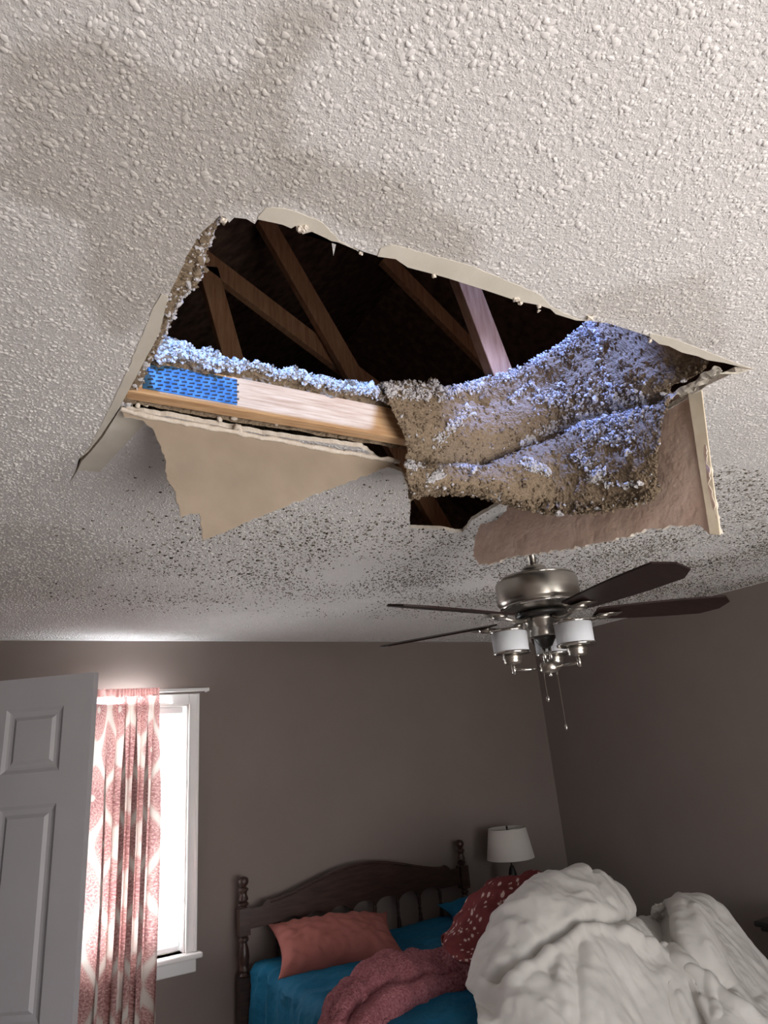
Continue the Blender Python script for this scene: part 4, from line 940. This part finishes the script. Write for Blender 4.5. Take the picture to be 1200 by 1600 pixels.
# mauve throw trailing across the sheet
TC = [[(500, 1625), (520, 1640), (545, 1660), (580, 1680)],
      [(520, 1570), (540, 1590), (568, 1615), (590, 1640)],
      [(548, 1535), (570, 1560), (598, 1588), (610, 1600)],
      [(590, 1505), (610, 1530), (632, 1560), (640, 1575)],
      [(612, 1496), (640, 1520), (668, 1548), (672, 1558)],
      [(650, 1498), (672, 1515), (700, 1542), (705, 1550)],
      [(690, 1490), (705, 1508), (730, 1538), (735, 1546)],
      [(720, 1478), (735, 1500), (755, 1535), (760, 1545)],
      [(750, 1480), (765, 1500), (785, 1530), (790, 1545)]]
cols = []
for c in TC:
    lo = at(*c[3], z=.612); y = lo.y
    cols.append([at(*c[0], y=y + .34) + Vector((0, .03, -.10)), at(*c[0], y=y + .30), at((c[0][0] + c[1][0]) / 2, (c[0][1] + c[1][1]) / 2, y=y + .20), at(*c[1], y=y + .12), at(*c[2], y=y + .02), lo + Vector((0, .03, -.01))])
drape('throw_blanket', cols, 220, 110, MAT['throw_mauve'], 'fuzzy dusty rose throw blanket twisted across the teal sheet', 'blanket', [('r', (7, 4, 5), .028), ('n', 14, .010), ('n', 90, .004), ('n', 200, .0025)], [([(545, 1592), (575, 1557), (620, 1530), (645, 1538), (665, 1520), (720, 1512)], 7, -.035), ([(528, 1582), (570, 1532), (610, 1508), (640, 1504)], 12, .024), ([(560, 1610), (600, 1568), (660, 1548), (735, 1530)], 11, .024)], thick=.015, seed=2)
# white comforter
KC = [[(746, 1548), (745, 1575), (748, 1610), (755, 1650), (770, 1720)],
      [(749, 1500), (757, 1535), (768, 1575), (783, 1620), (800, 1720)],
      [(766, 1458), (780, 1495), (790, 1540), (805, 1600), (830, 1720)],
      [(797, 1415), (812, 1455), (820, 1505), (835, 1575), (860, 1720)],
      [(842, 1377), (850, 1420), (856, 1475), (870, 1550), (900, 1720)],
      [(882, 1361), (892, 1400), (898, 1455), (912, 1530), (935, 1720)],
      [(912, 1358), (928, 1400), (935, 1450), (950, 1530), (965, 1720)],
      [(948, 1374), (960, 1412), (970, 1462), (985, 1540), (1000, 1720)],
      [(978, 1404), (985, 1436), (1000, 1478), (1022, 1550), (1045, 1720)],
      [(1005, 1440), (1012, 1458), (1030, 1490), (1055, 1560), (1085, 1720)],
      [(1038, 1436), (1045, 1462), (1060, 1500), (1085, 1565), (1120, 1720)],
      [(1048, 1412), (1062, 1450), (1078, 1500), (1105, 1575), (1145, 1720)],
      [(1098, 1400), (1103, 1445), (1115, 1500), (1140, 1585), (1175, 1720)],
      [(1128, 1422), (1136, 1470), (1148, 1525), (1170, 1600), (1205, 1720)],
      [(1162, 1465), (1168, 1505), (1182, 1555), (1200, 1620), (1235, 1720)],
      [(1205, 1512), (1210, 1550), (1222, 1590), (1235, 1650), (1265, 1730)],
      [(1270, 1575), (1272, 1610), (1275, 1650), (1285, 1690), (1300, 1740)]]
Y1r = [2.95, 2.85, 2.80, 2.78, 2.78, 2.78, 2.76, 2.74, 2.74, 2.76, 2.72, 2.60, 2.56, 2.54, 2.5, 2.45, 2.4]
cols = []
for c, y in zip(KC, Y1r):
    m_ = [at(a_, b_, y=yy) for (a_, b_), yy in zip(c, (y, y - .17, y - .28, y - .44, y - .70))]
    for q in m_:
        if q.x < 2.97 and q.y > 2.25: q.z = max(q.z, .68)
        q.z = max(q.z, .08)
    k0 = m_[0]; cols.append([Vector((k0.x + .04, k0.y + (.28 if len(cols) > 2 else .06), max(k0.z - .42, .62 if k0.x < 2.9 else .15))), Vector((k0.x + .02, k0.y + (.15 if len(cols) > 2 else .03), max(k0.z - .08, .4)))] + m_)
cre = [([(770, 1535), (797, 1515), (830, 1488), (870, 1462), (905, 1445), (930, 1436)], 9, -.045), ([(930, 1436), (960, 1440), (990, 1434)], 8, -.045), ([(800, 1540), (850, 1500), (890, 1470), (935, 1450), (975, 1468), (1010, 1480)], 10, .022),
       ([(970, 1462), (1010, 1490), (1050, 1500), (1100, 1530), (1150, 1580), (1185, 1610)], 8, .035), ([(1000, 1470), (1050, 1482), (1110, 1515), (1140, 1545)], 8, -.04), ([(1030, 1440), (1040, 1470), (1045, 1490)], 7, -.03),
       ([(925, 1365), (945, 1410), (975, 1432)], 6, -.015), ([(880, 1490), (872, 1540), (885, 1580)], 9, .016), ([(905, 1480), (900, 1540), (905, 1600)], 10, -.014), ([(1060, 1560), (1085, 1600)], 6, .016), ([(1085, 1430), (1105, 1500), (1120, 1525)], 8, .018), ([(1115, 1440), (1140, 1500), (1180, 1560)], 8, -.018),
       ([(1075, 1540), (1100, 1600)], 5, -.015), ([(1040, 1540), (1055, 1600)], 5, -.014), ([(1105, 1530), (1120, 1590)], 5, .014), ([(840, 1400), (880, 1420), (920, 1425)], 12, .012), ([(800, 1450), (780, 1500)], 10, .012)]
drape('comforter', cols, 330, 260, MAT['comforter_white'], 'big white comforter heaped over the foot of the bed', 'comforter', [('r', (5, 3.5, 4), .022), ('r', (12, 7, 8), .009), ('r', (24, 12, 15), .003), ('n', 4, .02), ('n', 30, .0022)], cre, thick=.012, seed=6)

# ------------------------------------------------------------------ nightstand, lamp, dresser
ns = empty('nightstand', (3.25, 4.15, 0)); tag(ns, 'dark wooden nightstand hidden behind the bed, under the lamp', 'nightstand')
boxo('body', -.22, .22, -.18, .18, .06, .60, MAT['dark_wood'], ns, .004); boxo('top', -.24, .24, -.20, .20, .60, .625, MAT['dark_wood'], ns, .006)
for z in (.10, .35):
    d = boxo('drawer', -.20, .20, -.195, -.18, z, z + .22, MAT['dark_wood'], ns, .004)
    bm = bmesh.new(); lathe(bm, [(.006, 0), (.006, .01), (.014, .016), (.012, .024), (.001, .027)], (0, -.195, z + .11), 16, (0, -1, 0)); obj('knob', bm, MAT['nickel'], d, smooth=True)
for x in (-.19, .19):
    for y in (-.15, .15): boxo('leg', x - .02, x + .02, y - .02, y + .02, 0, .06, MAT['dark_wood'], ns)
lamp = empty('table_lamp', (3.22, 4.1, .625)); tag(lamp, 'table lamp with pale drum shade on dark base in the corner', 'table lamp')
def lp(name, prof, mat, n=36, cap=True):
    bm = bmesh.new(); lathe(bm, [(r, z - .625) for r, z in prof], (0, 0, 0), n, cap=cap); return obj(name, bm, MAT[mat], lamp, smooth=True)
lp('base', [(.05, .625), (.055, .63), (.05, .64), (.03, .655), (.035, .70), (.038, .75), (.030, .80), (.022, .835), (.016, .85), (.012, .86)], 'black_wood')
lp('stem', [(.006, .855), (.006, 1.08)], 'nickel', 10)
lp('shade', [(.164, .905), (.131, 1.095), (.129, 1.095), (.161, .906)], 'lampshade', 56, False)
lp('finial', [(.004, 1.08), (.008, 1.10), (.006, 1.108), (.001, 1.112)], 'black_wood', 12)
bm = bmesh.new()
for k in range(3):
    a_ = k * 2 * pi / 3 + .3; tube(bm, [(0, 0, .455), (.130 * math.cos(a_), .130 * math.sin(a_), .462)], .0018, 6)
obj('spider', bm, MAT['nickel'], lamp)
dr_ = empty('dresser', (3.72, 2.05, 0)); tag(dr_, 'black dresser corner at the right edge, against the right wall', 'dresser')
boxo('top', -.22, .25, -.5, .5, .672, .70, MAT['black_wood'], dr_, .010); boxo('moulding', -.20, .25, -.48, .48, .652, .672, MAT['black_wood'], dr_, .006)
boxo('body', -.175, .25, -.455, .455, .09, .652, MAT['black_wood'], dr_, .004)
for z in (.12, .30, .48):
    d = boxo('drawer', -.19, -.175, -.43, .43, z, z + .155, MAT['black_wood'], dr_, .004)
    for y in (-.22, .22):
        bm = bmesh.new(); lathe(bm, [(.006, 0), (.006, .01), (.014, .016), (.012, .024), (.001, .027)], (-.19, y, z + .078), 14, (-1, 0, 0)); obj('knob', bm, MAT['nickel'], d, smooth=True)
for x in (-.15, .2):
    for y in (-.43, .43): boxo('leg', x - .025, x + .025, y - .025, y + .025, 0, .09, MAT['black_wood'], dr_)
